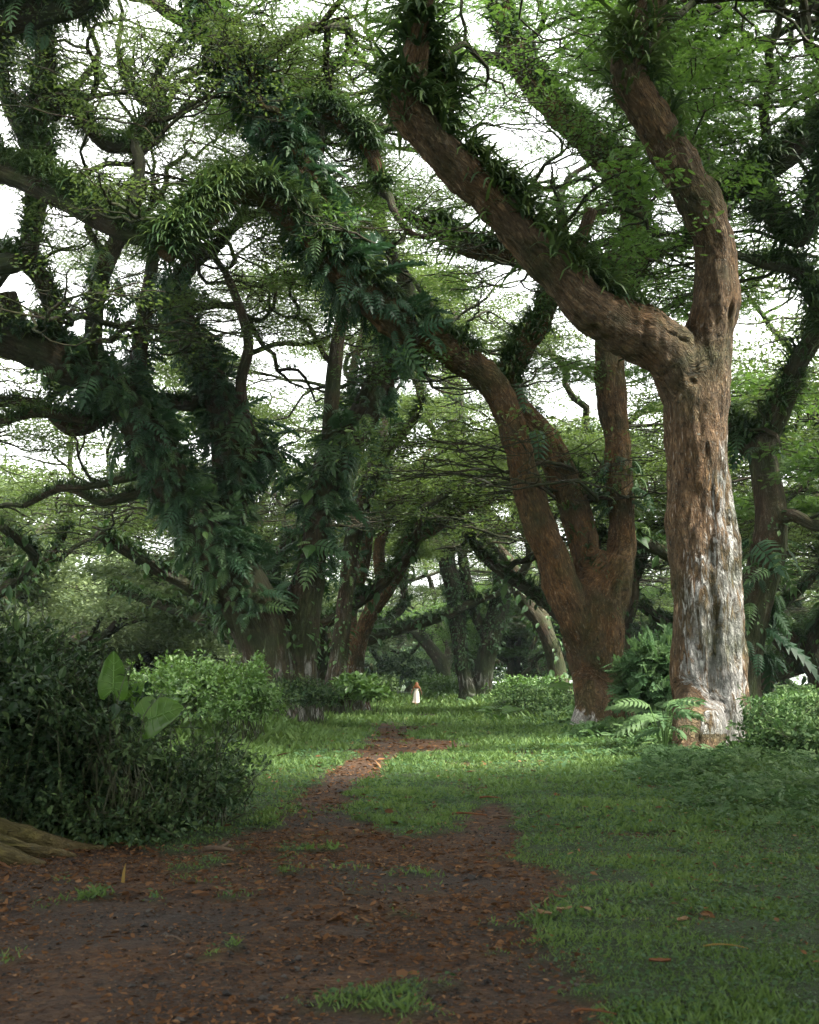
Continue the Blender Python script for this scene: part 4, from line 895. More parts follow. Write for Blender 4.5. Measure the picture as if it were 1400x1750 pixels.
# ------------------------------------------------------------------ the many other rain trees: a few grown forms, copied
def gen_tree(seed, h=1.0, limbs=4, leafsize=.18, nl=24, padr=1.0, mx=5, low=False, crownmat='crown', barkm='bark', straps=True, spread=1.0, leaf=DIAMOND, minz=0.0, vines=True):
    rg = np.random.default_rng(seed)
    br, tips = [], []
    p0 = np.array([0, 0, -.3]); d = unit([rg.normal(0, .3), rg.normal(0, .3), 1])
    r0 = rg.uniform(.62, .85)
    hs = rg.uniform(2.8, 5.2) * (.7 if low else 1)
    pts, rr = [p0, p0 + [0, 0, .5]], [r0 * 1.7, r0 * 1.2]
    for i in range(4):
        d = unit(d + rg.normal(0, .2, 3) * [1, 1, 0]); pts.append(pts[-1] + d * hs / 4); rr.append(r0 * (1 - .05 * i))
    tp, tr = catmull(pts, rr, .35)
    main = [(tp, tr)]
    ph = rg.uniform(0, 6.3)
    for k in range(limbs):
        a = ph + 2 * np.pi * k / limbs + rg.normal(0, .35)
        el = rg.uniform(.55, 1.1)
        dd = unit([math.cos(a) * spread, math.sin(a) * spread, math.tan(el) * .8])
        q = [tp[-1] - [0, 0, rg.uniform(.2, 1.2)]]; r = r0 * rg.uniform(.5, .68); rl = [r]
        n = 5
        for i in range(n):
            kink = rg.normal(0, .34, 3); kink[2] *= .7
            dd = unit(dd + kink + [0, 0, .05]); dd[2] = max(dd[2], .12 if low else .3)
            q.append(q[-1] + dd * rg.uniform(1.7, 2.7) * h); r *= .86; rl.append(r)
        lp, lr = catmull(q, rl, .4); main.append((lp, lr))
        grow(br, tips, lp[-1], dd, lr[-1] * .9, 3.4 * h, 0, mx, rg, wig=.31, up=.10, flat=.45)
        for s in range(3):
            kk = int(len(lp) * rg.uniform(.4, .95)); b = rg.uniform(0, 6.3)
            grow(br, tips, lp[kk], unit([math.cos(b), math.sin(b), rg.uniform(.1, .9)]), lr[kk] * .6, 3.2 * h, 0, mx - (s == 0), rg, wig=.33, up=.1, flat=.45)
    tips = [t for t in tips if t[0][2] > minz]
    if minz: br = [b for b in br if b[0][:, 2].min() > minz - 1.5]
    tm = MB()
    for i, (p, r) in enumerate(main): tube(tm, p, r * (1 + .06 * vnoise(p * 1.3)), 10, seed=i * 5.0)
    bm_ = MB(); twig_mesh(bm_, br, rg)
    cm = MB(); pads(cm, tips, leaf, nl, leafsize, padr, rg, flat=.13)
    em = MB(); vm = MB()
    for i, (p, r) in enumerate(main[1:]):
        if straps: tufts(em, p, r, rg, 14, .6, 7, up_bias=.35, wide=1.3, tone=.38)
        if vines: fronds(vm, p, r, rg, 16, .30, tpl=LEAF, tone=.35, thick=.25)
    if vines: fronds(vm, tp, tr, rg, 8, .28, tpl=LEAF, tone=.4)
    for (p, r, lv) in br:
        if straps and r[0] > .1: tufts(em, p, r, rg, 2.2, .6, 5, up_bias=.3, wide=1.6, tone=.45)
    parts = [('trunk', tm.mesh('trunk', M[barkm])), ('branches', bm_.mesh('branches', M['bark_dark'])), ('crown', cm.mesh('crown', M[crownmat], False))]
    if straps: parts.append(('epiphytes', em.mesh('epiphytes', M['strap'], False)))
    if vines: parts.append(('climbing_vine', vm.mesh('climbing_vine', M['vine'], False)))
    return parts
FORMS = [gen_tree(101, minz=8.5), gen_tree(102, 1.1, 5, minz=8.5), gen_tree(103, .95, 3, minz=8), gen_tree(104, 1.05, 4, minz=8.5)]
PALE = [gen_tree(111, .85, 5, .34, 72, 1.8, 4, True, 'crown_hazy', 'bark_dark', False, 1.25, vines=False), gen_tree(112, .8, 4, .34, 72, 1.8, 4, True, 'crown_hazy', 'bark_dark', False, 1.2, vines=False)]
DENSE = [gen_tree(121, 1.0, 5, .28, 48, 1.7, 4, True, 'crown_near', 'bark_dark', False, 1.1, vines=False)]
SHADE = gen_tree(131, 1.05, 5, .4, 280, 1.9, 4, False, 'crown_near', 'bark_dark', False, .9, minz=12.3, vines=False)  # dense crown kept high, shaped to shade the near ground from out of view
print('forms', time.time() - T0)
def place(parts, px, Y, s, rz, label, group, x=None, pxbase=None):
    X = (px - 700) / F * Y if x is None else x
    e = empty('rain_tree', label, 'tree', group, (X, Y, float(gz(X, Y)) if Y > 3 else 0.0))
    e.scale = (s, s, s); e.rotation_euler = (0, 0, rz)
    for nm, me in parts:
        link(nm, me, e)
    return e
tr = np.random.default_rng(55)
# trees standing one by one behind the giants (photo column, distance, size, label)
MID = [(432, 64, 1.15, 3, 'rain tree standing directly behind the fern-covered giant, its crown spreading over it'),
       (528, 98, 1.35, 1, 'tall rain tree filling the sky between the fern-covered giant and the slender double stem'),
       (-260, 58, 1.15, 2, 'rain tree left of the view whose crown hangs over the upper left corner'),
       (1660, 50, 1.1, 3, 'rain tree right of the view whose crown fills the gap over the right edge'),
       (1575, 68, 1.15, 0, 'taller rain tree past the right edge, behind the low V-forked one'),
       (470, 78, 1.0, 0, 'mossy rain tree in the gap between the fern-covered giant and the slender double stem'),
       (1090, 58, 1.0, 0, 'rain tree seen through the gap between the rust-brown tree and the peeling trunk'),
       (1180, 74, 1.1, 2, 'rain tree hidden behind the peeling trunk, its crown showing over the fork'),
       (1305, 66, .85, 3, 'small V-forked rain tree low at the right, beyond the peeling trunk'),
       (1420, 54, 1.05, 1, 'rain tree at the right edge beyond the undergrowth'),
       (1500, 80, 1.1, 0, 'rain tree far behind the right edge of the view'),
       (664, 168, 1.0, 1, 'dark rain tree left of the end of the track, beyond the bent reddish limb'),
       (742, 205, 1.0, 0, 'dark rain tree closing the right side of the end of the track'),
       (625, 205, 1.05, 2, 'rain tree far down the left row, between two nearer stems'),
       (868, 115, 1.0, 2, 'thin rain tree just right of the twin-stemmed vine tree'),
       (905, 150, 1.0, 3, 'rain tree far down the right row, left of the leaning trunk'),
       (880, 128, 1.0, 0, 'thin rain tree far off between the twin-stemmed tree and the leaning trunk'),
       (600, 150, 1.0, 1, 'rain tree at the far left side of the end of the track')]
for i, (px, Y, s, f, lab) in enumerate(MID):
    place(FORMS[f], px, Y, s, tr.uniform(0, 6.28), lab, 'rain trees behind the giants')
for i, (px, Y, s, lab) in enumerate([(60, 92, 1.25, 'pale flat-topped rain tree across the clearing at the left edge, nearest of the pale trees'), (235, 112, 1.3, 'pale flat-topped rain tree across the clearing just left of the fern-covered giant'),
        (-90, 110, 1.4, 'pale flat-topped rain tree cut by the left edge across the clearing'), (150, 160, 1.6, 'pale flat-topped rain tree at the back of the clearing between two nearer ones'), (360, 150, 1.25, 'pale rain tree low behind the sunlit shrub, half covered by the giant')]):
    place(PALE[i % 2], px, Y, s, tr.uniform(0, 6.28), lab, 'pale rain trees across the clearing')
FARG = 'rain trees closing the woodland at the back'
for i in range(46):
    px = -150 + 1750 * (i + tr.uniform(.1, .9)) / 46
    Y = tr.uniform(150, 270) if px < 820 else tr.uniform(95, 230)
    if abs(px - 708) < 60: Y = max(Y, 215)
    if px < 420: Y = max(Y, 200)
    place(DENSE[0] if i % 3 == 0 else FORMS[i % 4], px, Y, tr.uniform(.85, 1.05), tr.uniform(0, 6.28), 'rain tree among the many in the woodland closing the view at the back', FARG)
# unseen trees added around the viewpoint so their crowns darken the near track
for i, (x, y, s) in enumerate([(-10.5, -1.5, 1.2), (10.5, 0, 1.2), (0.5, -15, 1.2), (-2.8, -7, 1.2), (4, -9, 1.2), (-12, -3, 1.2), (3.2, -3.5, 1.2)]):
    place(SHADE, 0, y, s, i * 1.3, 'unseen rain tree added beside or behind the viewpoint to shade the track', 'unseen rain trees added to shade the near track', x=x)
# the wood beyond, too far to tell its trees apart
def far_wood():
    fb = MB(); rgw = np.random.default_rng(9)
    m = 1300
    a = rgw.uniform(-.42, .42, m); Y = rgw.uniform(275, 360, m)
    c = np.stack([np.tan(a) * Y, Y, 24 * rgw.random(m) * (.75 + .35 * vnoise(np.stack([a * 22, a * 0, a * 0], -1)))], -1)
    n = 60; idx = np.repeat(np.arange(m), n)
    o = rgw.normal(0, 1, (m * n, 3)) * [2.4, 2.4, .9]
    up = np.array([0, 0, 1.]) + rgw.normal(0, .45, (m * n, 3))
    scatter(fb, DIAMOND, c[idx] + o, basis(hvec(m * n), up), 1.0 * rgw.uniform(.6, 1.4, m * n), np.clip(.3 + rgw.normal(0, .15, m)[idx] + rgw.normal(0, .1, m * n), 0, 1))
    tag(fb.build('far_wood', M['crown'], None, False), 'dark mass of woodland far behind everything, closing the horizon', 'woodland', kind='stuff')
far_wood()
print('placed', time.time() - T0)

# ------------------------------------------------------------------ shrubs, big-leaved plants, undergrowth
def lump_leaves(mb, c, rad, n, size, rg, tpl=LEAF, lump=.58, shell=.5, tone=.45, zmin=.02):
    """leaves through the outer shell of an uneven mound"""
    o = unit(rg.normal(0, 1, (n, 3)))
    o[:, 2] = np.where(o[:, 2] < -.25, -o[:, 2], o[:, 2])
    k = 1 + lump * fbm(o * 2.1 + np.array(c) * 3.1, 3) - shell * rg.random(n) ** 1.6
    p = np.array(c) + o * np.array(rad) * k[:, None]
    ok = p[:, 2] > zmin + gz(p[:, 0], p[:, 1])
    p, o = p[ok], o[ok]; m = len(p)
    d = o * .6 + rg.normal(0, .7, (m, 3)); d[:, 2] -= .15
    up = o * .6 + [0, 0, .8] + rg.normal(0, .35, (m, 3))
    clump = .22 * vnoise(p * 2.2)
    scatter(mb, tpl, p, basis(d, up), size * rg.lognormal(0, .28, m), np.clip(tone + clump + rg.normal(0, .21, m), 0, 1))
def stems(mb, c, rad, n, rg, r=.012):
    z0 = float(gz(c[0], c[1]))
    for i in range(n):
        b = np.array([c[0] + rg.normal(0, rad[0] * .25), c[1] + rg.normal(0, rad[1] * .25), z0 - .05])
        o = unit(rg.normal(0, 1, 3)); o[2] = abs(o[2]) + .3
        e = np.array(c) + o * np.array(rad) * .85
        m = (b + e) / 2 + rg.normal(0, .12, 3)
        p, rr = catmull([b, m, e], [r, r * .8, r * .35], .2)
        tube(mb, p, rr, 5, closed=False)
M['stem'] = plain('plant_stem', (.020, .026, .012), (.055, .06, .028), 10, .7)
pg = np.random.default_rng(77)
def shrub(label, lumps, dens, size, mat, tone=.45, group=None, tpl=LEAF, nst=14, cat='shrub', name='shrub', shoots=0):
    c0 = np.array(lumps[0][0])
    base = (c0[0], c0[1], float(gz(c0[0], c0[1])))
    e = empty(name, label, cat, group, base)
    lb, sb = MB(), MB()
    for (c, rad) in lumps:
        area = rad[0] * rad[2] * 4 + rad[1] * rad[2] * 4 + rad[0] * rad[1] * 3
        lump_leaves(lb, c, rad, int(area * dens), size, pg, tpl, tone=tone)
        stems(sb, c, rad, nst, pg)
        for k in range(shoots):
            o = unit(pg.normal(0, 1, 3)); o[2] = abs(o[2]) + .35; o = unit(o)
            a = np.array(c) + o * np.array(rad) * .9; L = pg.lognormal(-1.0, .5)
            p, rr = catmull([a, a + o * L * .5 + pg.normal(0, .04, 3), a + o * L + pg.normal(0, .08, 3) - [0, 0, .06]], [.006, .005, .003], .08)
            tube(sb, p, rr, 4, closed=False)
            m = 12; t = pg.random(m); ii = (t * (len(p) - 1)).astype(int)
            d = pg.normal(0, .6, (m, 3)) + o; scatter(lb, tpl, p[ii], basis(d, np.array([0, 0, 1.]) + pg.normal(0, .3, (m, 3))), size * pg.uniform(.7, 1.3, m), np.clip(tone + .25 + pg.normal(0, .15, m), 0, 1))
    for nm, q, mt in (('foliage', lb, M[mat]), ('stems', sb, M['stem'])):
        o = q.build(nm, mt, None, False)
        o.data.transform(__import__('mathutils').Matrix.Translation(-Vector(base)))
        o.parent = e
    return e
def W(px, py, Y): return P(px, py, Y)
def lump(px, py, Y, rx, ry, rz): return (tuple(P(px, py, Y)), (rx, ry, rz))
DK = 'dark shrubs of the thicket left of the track'
shrub('tall dark green thicket shrub filling the left edge, taller than a person', [lump(10, 1265, 13.4, 1.0, 1.2, .92), lump(90, 1255, 13.9, .75, 1.1, .74), lump(-70, 1195, 13.6, 1.1, 1.2, 1.0), lump(35, 1190, 14.3, .6, .9, .70)], 520, .085, 'bush_dark', .45, DK, shoots=46)
shrub('dark green shrub at the right shoulder of the tall thicket, under the upright giant leaf', [lump(175, 1290, 13.6, .62, .9, .66), lump(135, 1340, 12.8, .7, .8, .55), lump(215, 1300, 14.2, .5, .8, .5)], 560, .078, 'bush_dark', .42, DK, shoots=30)
shrub('low dark leafy shrub at the foot of the thicket, reaching toward the track', [lump(300, 1362, 13.6, .66, .9, .42), lump(345, 1335, 14.6, .55, .9, .46), lump(250, 1388, 12.9, .55, .7, .32), lump(370, 1375, 13.6, .35, .6, .24)], 620, .07, 'bush_dark', .6, DK, shoots=26)
shrub('low dark weedy shrub in front of the thicket behind the mossy root', [lump(110, 1405, 12.4, .85, .6, .30), lump(200, 1418, 12.2, .6, .5, .22), lump(20, 1375, 12.6, .8, .6, .38), lump(265, 1415, 12.3, .4, .4, .18)], 620, .065, 'bush_dark', .6, DK, shoots=22)
shrub('dark leafy sprays partly covering the stalks of the two giant leaves', [lump(228, 1300, 12.3, .30, .3, .20), lump(188, 1252, 12.5, .26, .3, .18)], 420, .075, 'bush_dark', .62, DK, shoots=10)
LT = 'sunlit shrubs in front of the giant on the left'
shrub('bright green sunlit shrub mound with vines, behind the giant leaves', [lump(330, 1205, 31, 1.35, 1.3, .95), lump(270, 1200, 33, 1.2, 1.3, .95), lump(385, 1190, 32, .8, 1.2, .85)], 300, .125, 'bush_light', .6, LT, shoots=18)
shrub('rounded vine-draped bush at the right end of the sunlit mound', [lump(435, 1205, 30, .56, .9, .98), lump(408, 1220, 29.5, .5, .8, .7)], 420, .10, 'bush_light', .42, LT, shoots=10)
shrub('dark low bush at the foot of the fern-covered giant', [lump(505, 1195, 41, .9, .8, .62), lump(470, 1205, 39.5, .7, .8, .55), lump(545, 1200, 42, .7, .8, .5)], 230, .12, 'bush_dark', .6, LT, shoots=6)
FB = 'bushes along the far track'
shrub('glossy broad-leaved clump at the left of the far track with a fallen pale leaf', [lump(608, 1180, 56, 1.0, 1.0, .65), lump(640, 1190, 55, .7, .9, .42)], 70, .30, 'bush_light', .55, FB, nst=8)
shrub('dark bush on the left bank well up the far track', [lump(650, 1175, 90, 1.8, 1.6, .8)], 60, .24, 'bush_dark', .75, FB, nst=8)
shrub('pale rounded bush right of the far track beside the twin-stemmed tree', [lump(762, 1178, 100, 2.2, 1.8, 1.1), lump(738, 1186, 104, 1.2, 1.5, .7)], 50, .28, 'bush_light', .5, FB, nst=8)
shrub('leafy bank of bushes right of the twin-stemmed tree', [lump(895, 1176, 90, 2.0, 1.6, .8), lump(930, 1178, 84, 1.5, 1.4, .7), lump(872, 1188, 84, 1.0, 1.2, .4)], 46, .26, 'bush_light', .35, FB, nst=8)
shrub('dark bushes closing the end of the track', [lump(700, 1150, 190, 6, 4, 3.4), lump(650, 1155, 180, 6, 4, 3.0), lump(755, 1155, 185, 6, 4, 3.2), lump(610, 1155, 185, 6, 4, 3.2), lump(800, 1155, 190, 6, 4, 3.2), lump(690, 1160, 150, 3.5, 3, 2.0), lump(728, 1160, 155, 3.5, 3, 2.0)], 26, .55, 'bush_dark', .5, FB, nst=10)
RS = 'plants around the peeling trunk'
shrub('feathery dark green sapling bush between the rust-brown tree and the peeling trunk', [lump(1115, 1165, 31, .75, .7, .75), lump(1098, 1195, 31, .6, .6, .5), lump(1140, 1135, 31.5, .5, .5, .5)], 150, .34, 'weed', .4, RS, tpl=SPRIG, shoots=8)
shrub('low leafy mound in front of the rust-brown tree foot', [lump(1072, 1275, 33, .9, .9, .36), lump(1105, 1262, 31, .8, .8, .42), lump(1055, 1300, 30, .6, .6, .22)], 330, .11, 'herb', .5, RS)
shrub('low dark leafy mound at the left foot of the peeling trunk', [lump(1138, 1302, 25.0, .5, .5, .36), lump(1190, 1336, 23.6, .6, .4, .17), lump(1250, 1322, 24.0, .5, .4, .16), lump(1110, 1310, 25.5, .5, .5, .28)], 420, .09, 'herb', .3, RS)
shrub('bushy weed clump at the right foot of the peeling trunk', [lump(1310, 1262, 23.8, .55, .6, .62), lump(1345, 1285, 22.5, .5, .6, .5), lump(1262, 1300, 23.6, .5, .5, .34)], 420, .10, 'herb', .45, RS, shoots=8)
shrub('tall weeds at the right edge of the view', [lump(1395, 1280, 22, .7, .8, .5), lump(1380, 1225, 30, 1.1, 1, .6)], 330, .10, 'herb', .55, RS, shoots=8)
shrub('weedy mound in the open ground left of the rust-brown tree', [lump(905, 1200, 52, 1.5, 1.2, .6), lump(955, 1215, 48, 1.1, 1, .5)], 160, .14, 'herb', .7, RS)

# giant soft leaves (elephant ears)
def ear_outline(n=26):
    """heart-arrow blade: tip at y=1, two rounded back lobes"""
    pts = []
    prof = [(0, .02), (.10, -.10), (.22, -.22), (.34, -.20), (.42, -.05), (.45, .12), (.43, .30), (.37, .50), (.27, .70), (.15, .87), (.0, 1.0)]
    return prof
def ear_blade(mb, base, d, up, L, rg, curl=.25, rnd=.5, width=1.0, ragged=.0, fold=.15):
    prof = ear_outline(); rows = len(prof); kx = 6
    V, Q = [], []
    ys = np.array([p[1] for p in prof]); xs = np.array([p[0] for p in prof])
    for s in (-1, 1):
        b = len(V)
        for i in range(rows):
            for j in range(kx + 1):
                t = j / kx
                x = xs[i] * t * s * width; y = ys[i] * t + (0.02 + .98 * i / (rows - 1)) * (1 - t) * (1 if i > 0 else 0)
                z = fold * abs(x) - curl * y * y * .5 + .025 * math.sin(9 * y + 3 * abs(x) * 8) * t + .03 * vnoise(np.array([[x * 5, y * 5, s + L]]))[0]
                if t == 1 and ragged and i not in (0, rows - 1): x *= 1 - ragged * rg.random()
                V.append((x, y, z))
        for i in range(rows - 1):
            for j in range(kx):
                a = b + i * (kx + 1) + j
                Q.append((a, a + 1, a + kx + 2, a + kx + 1) if s > 0 else (a, a + kx + 1, a + kx + 2, a + 1))
    V = np.array(V)
    Rm = basis(np.array([d], float), np.array([up], float))[0]
    mb.add(V @ Rm.T * L + base, Q, None, np.clip(rnd + .45 * vnoise(V * 5.0) + .25 * vnoise(V * 16.0), 0, 1))
    # raised midrib and side veins
    vb = MB()
    def rib(a, c, r):
        q = np.array([a + (c - a) * t for t in np.linspace(0, 1, 5)])
        z = np.array([fold * abs(x) * 1.0 - curl * y * y * .5 for x, y in q]) + .012
        w3 = np.stack([q[:, 0], q[:, 1], z], -1) @ Rm.T * L + base
        tube(vb, w3, np.linspace(r, r * .35, 5), 5)
    rib(np.array([0, .02]), np.array([0, .97]), .010)
    for s in (-1, 1):
        for (y0, x1, y1) in ((.05, .26, -.16), (.10, .38, .02), (.2, .40, .28), (.34, .34, .47), (.5, .25, .66), (.66, .15, .80)):
            rib(np.array([0, y0]), np.array([s * x1 * width, y1]), .005)
    return vb
M['vein'] = plain('leaf_vein', (.10, .22, .045), (.17, .30, .08), 6, .5)
M['petiole'] = plain('leaf_stalk', (.05, .11, .025), (.10, .18, .04), 6, .5)
def ear_plant(label, root, leaves, name='elephant_ear', group='giant soft-leaved plants'):
    e = empty(name, label, 'plant', group, (root[0], root[1], float(gz(root[0], root[1]))))
    o0 = np.array(e.location)
    for (bs, d, up, L, rnd, curl, width) in leaves:
        mb = MB(); bs = np.array(bs) - o0
        vb = ear_blade(mb, bs, d, up, L, pg, curl=curl, rnd=rnd, width=width, ragged=.10)
        lf = mb.build('leaf', M['big_leaf'], e); vo = vb.build('veins', M['vein'], lf)
        sb = MB(); p, r = catmull([np.array([pg.normal(0, .04), pg.normal(0, .04), -.05]), bs * .5 + pg.normal(0, .05, 3) + [0, 0, .12], bs * .9 + [0, 0, .02], bs], [.022, .018, .013, .009], .1)
        tube(sb, p, r, 7); sb.build('stalk', M['petiole'], e)
    return e
b1, b2 = P(192, 1182, 12.9), P(246, 1234, 12.6)
ear_plant('giant upright pale-green leaf with a torn folded tip rising from the dark thicket', (-3.1, 13.9), [(b1, (.10, -.1, 1), (.35, -1, .1), .43, .35, .9, .9)])
ear_plant('giant heart-shaped pale-green leaf held sideways with bold veins, right of the upright one', (-2.75, 13.7), [(b2, (.85, -.25, .38), (-.30, -.9, .5), .47, .55, .25, 1.25)])
b3 = P(222, 1196, 13.6)
ear_plant('small pale young leaf between the two giant leaves', (-3.0, 14.0), [(b3, (.5, -.2, .7), (.1, -1, .5), .26, .8, .3, 1.0)])
def far_ear(px, py, Y, s, n, label):
    r = P(px, py, Y); lv = []
    for k in range(n):
        a = 2 * math.pi * k / n + pg.uniform(-.4, .4); hh = pg.uniform(.5, 1.0) * s
        bs = np.array([r[0] + math.cos(a) * .3 * s, r[1] + math.sin(a) * .3 * s, float(gz(r[0], r[1])) + hh])
        lv.append((bs, (math.cos(a), math.sin(a) - .2, pg.uniform(-.2, .5)), (-.2 * math.cos(a), -.3, 1), s * pg.uniform(.6, .9), pg.uniform(.1, .7), .4, 1.0))
    ear_plant(label, (r[0], r[1]), lv)
far_ear(925, 1205, 58, 1.5, 7, 'large-leaved plant in the open ground left of the rust-brown tree')
far_ear(850, 1248, 40, .8, 5, 'small grey-green rosette plant beside the track, left of the leaning rust-brown tree')
far_ear(596, 1190, 57, 1.5, 6, 'large-leaved plant by the foot of the slender double stem on the left')
far_ear(1335, 1185, 40, 1.0, 6, 'large-leaved plant low in the undergrowth right of the peeling trunk')
far_ear(1380, 1175, 44, 1.0, 5, 'large-leaved plant at the right edge in the undergrowth')
# lobed philodendron in front of the peeling trunk
def lobed_plant(label, root, n, L, group=RS):
    e = empty('lobed_leaf_plant', label, 'plant', group, (root[0], root[1], float(gz(root[0], root[1]))))
    for k in range(n):
        a = pg.uniform(0, 6.28); hh = pg.uniform(.55, 1.15)
        bs = np.array([math.cos(a) * .35 * pg.random() , math.sin(a) * .3 * pg.random(), hh])
        d = np.array([[math.cos(a), math.sin(a) - .3, pg.uniform(-.1, .5)]])
        mb = MB(); tv = FROND[0].copy(); tv[:, 0] *= 1.15
        scatter(mb, (tv, FROND[1], E3), bs[None], basis(d, np.array([[0, -.4, 1.]])), L * pg.uniform(.8, 1.25), pg.uniform(.3, .9))
        mb.build('leaf', M['weed'], e, False)
        sb = MB(); p, r = catmull([np.array([0, 0, -.05]), bs * .5 + [0, 0, .1], bs], [.015, .012, .008], .1); tube(sb, p, r, 6); sb.build('stalk', M['petiole'], e)
    return e
q = P(1135, 1300, 24.6); lobed_plant('deeply lobed large-leaved plant growing against the left side of the peeling trunk', q, 13, .62)
q = P(1105, 1290, 26.5); lobed_plant('deeply lobed plant between the peeling trunk and the leafy mound', q, 8, .5)

def build_undergrowth():
    hb = MB()
    for (y0, y1, de, s) in [(9, 14, 420, .055), (14, 22, 330, .075), (22, 34, 190, .105), (34, 60, 70, .16), (60, 110, 20, .26), (110, 200, 5, .45)]:
        x, y = frustum_pts(y0, y1, de)
        right = sstep(2.8, 5.0, x - .02 * y + .9 * n2(x, y, .35, 2)) * sstep(13, 20, y + .9 * x)
        left = sstep(-2.9, -4.6, x + .006 * y - .6 * n2(x, y, .3, 2)) * sstep(26, 34, y)
        far = sstep(60, 90, y) * sstep(3.0, 6.0, np.abs(x - .004 * y))
        den = np.maximum(np.maximum(right, left * .8), far)
        mound = .5 + .5 * n2(x, y, .55, 2)
        k = rng.random(len(x)) < den * (.35 + .65 * np.clip(mound * 1.3, 0, 1)) * (1 - dirt(x, y))
        x, y, den, mound = x[k], y[k], den[k], mound[k]; n = len(x)
        top = (.08 + .62 * np.clip(mound, 0, 1.2) ** 1.5) * den * (1 + .008 * y)
        low = np.minimum(1, ((x - 6.3) / 1.9) ** 2 + ((y - 24.0) / 3.2) ** 2) * np.minimum(1, ((x - 5.9) / 2.0) ** 2 + ((y - 36.5) / 4.0) ** 2)
        top = top * (.25 + .75 * low)
        z = gz(x, y) + top * np.sqrt(rng.random(n))
        d = hvec(n); d[:, 2] = rng.normal(-.05, .35, n)
        up = np.array([0, -.25, 1.]) + rng.normal(0, .4, (n, 3))
        tn = np.clip(.45 + .28 * n2(x, y, .4, 3) + rng.normal(0, .17, n) + .1 * (z - gz(x, y)) / .4, 0, 1)
        w = rng.random(n) < .25
        scatter(hb, LEAF, np.stack([x, y, z], -1)[~w], basis(d[~w], up[~w]), (s * rng.lognormal(0, .3, n))[~w], tn[~w])
        scatter(hb, SPRIG, np.stack([x, y, z], -1)[w], basis(d[w], up[w]), (s * 2.4 * rng.lognormal(0, .3, n))[w], tn[w])
    tag(hb.build('undergrowth', M['herb'], None, False), 'knee-high leafy undergrowth spreading under the trees on both sides', 'undergrowth', kind='stuff')
build_undergrowth()
print('plants', time.time() - T0)

# ------------------------------------------------------------------ the walker, seen from behind
M['skin'] = plain('walker_skin', (.20, .09, .055), (.28, .13, .08), 5, .55)  # reddish brown skin tone varied by noise
M['hair'] = plain('auburn_hair', (.07, .022, .007), (.20, .07, .018), 30, .5)
M['dress'] = plain('off_white_cloth', (.50, .43, .37), (.62, .55, .48), 6, .85, .15)
M['hair_lit'] = plain('sunlit_hair_colour', (.24, .08, .018), (.36, .14, .035), 14, .8)  # brighter than the hair: sunlight on it put into the colour
def skin_mesh(verts, edges, radii, lev=2):
    me = bpy.data.meshes.new('s'); me.from_pydata(verts, edges, []); ob = bpy.data.objects.new('s', me); C.objects.link(ob)
    ob.modifiers.new('k', 'SKIN')
    for v, r in zip(me.skin_vertices[0].data, radii): v.radius = (r[0], r[1]) if isinstance(r, tuple) else (r, r)
    me.skin_vertices[0].data[0].use_root = True
    sb = ob.modifiers.new('u', 'SUBSURF'); sb.levels = lev; sb.render_levels = lev
    dg = bpy.context.evaluated_depsgraph_get()
    out = bpy.data.meshes.new_from_object(ob.evaluated_get(dg)); bpy.data.objects.remove(ob)
    return out
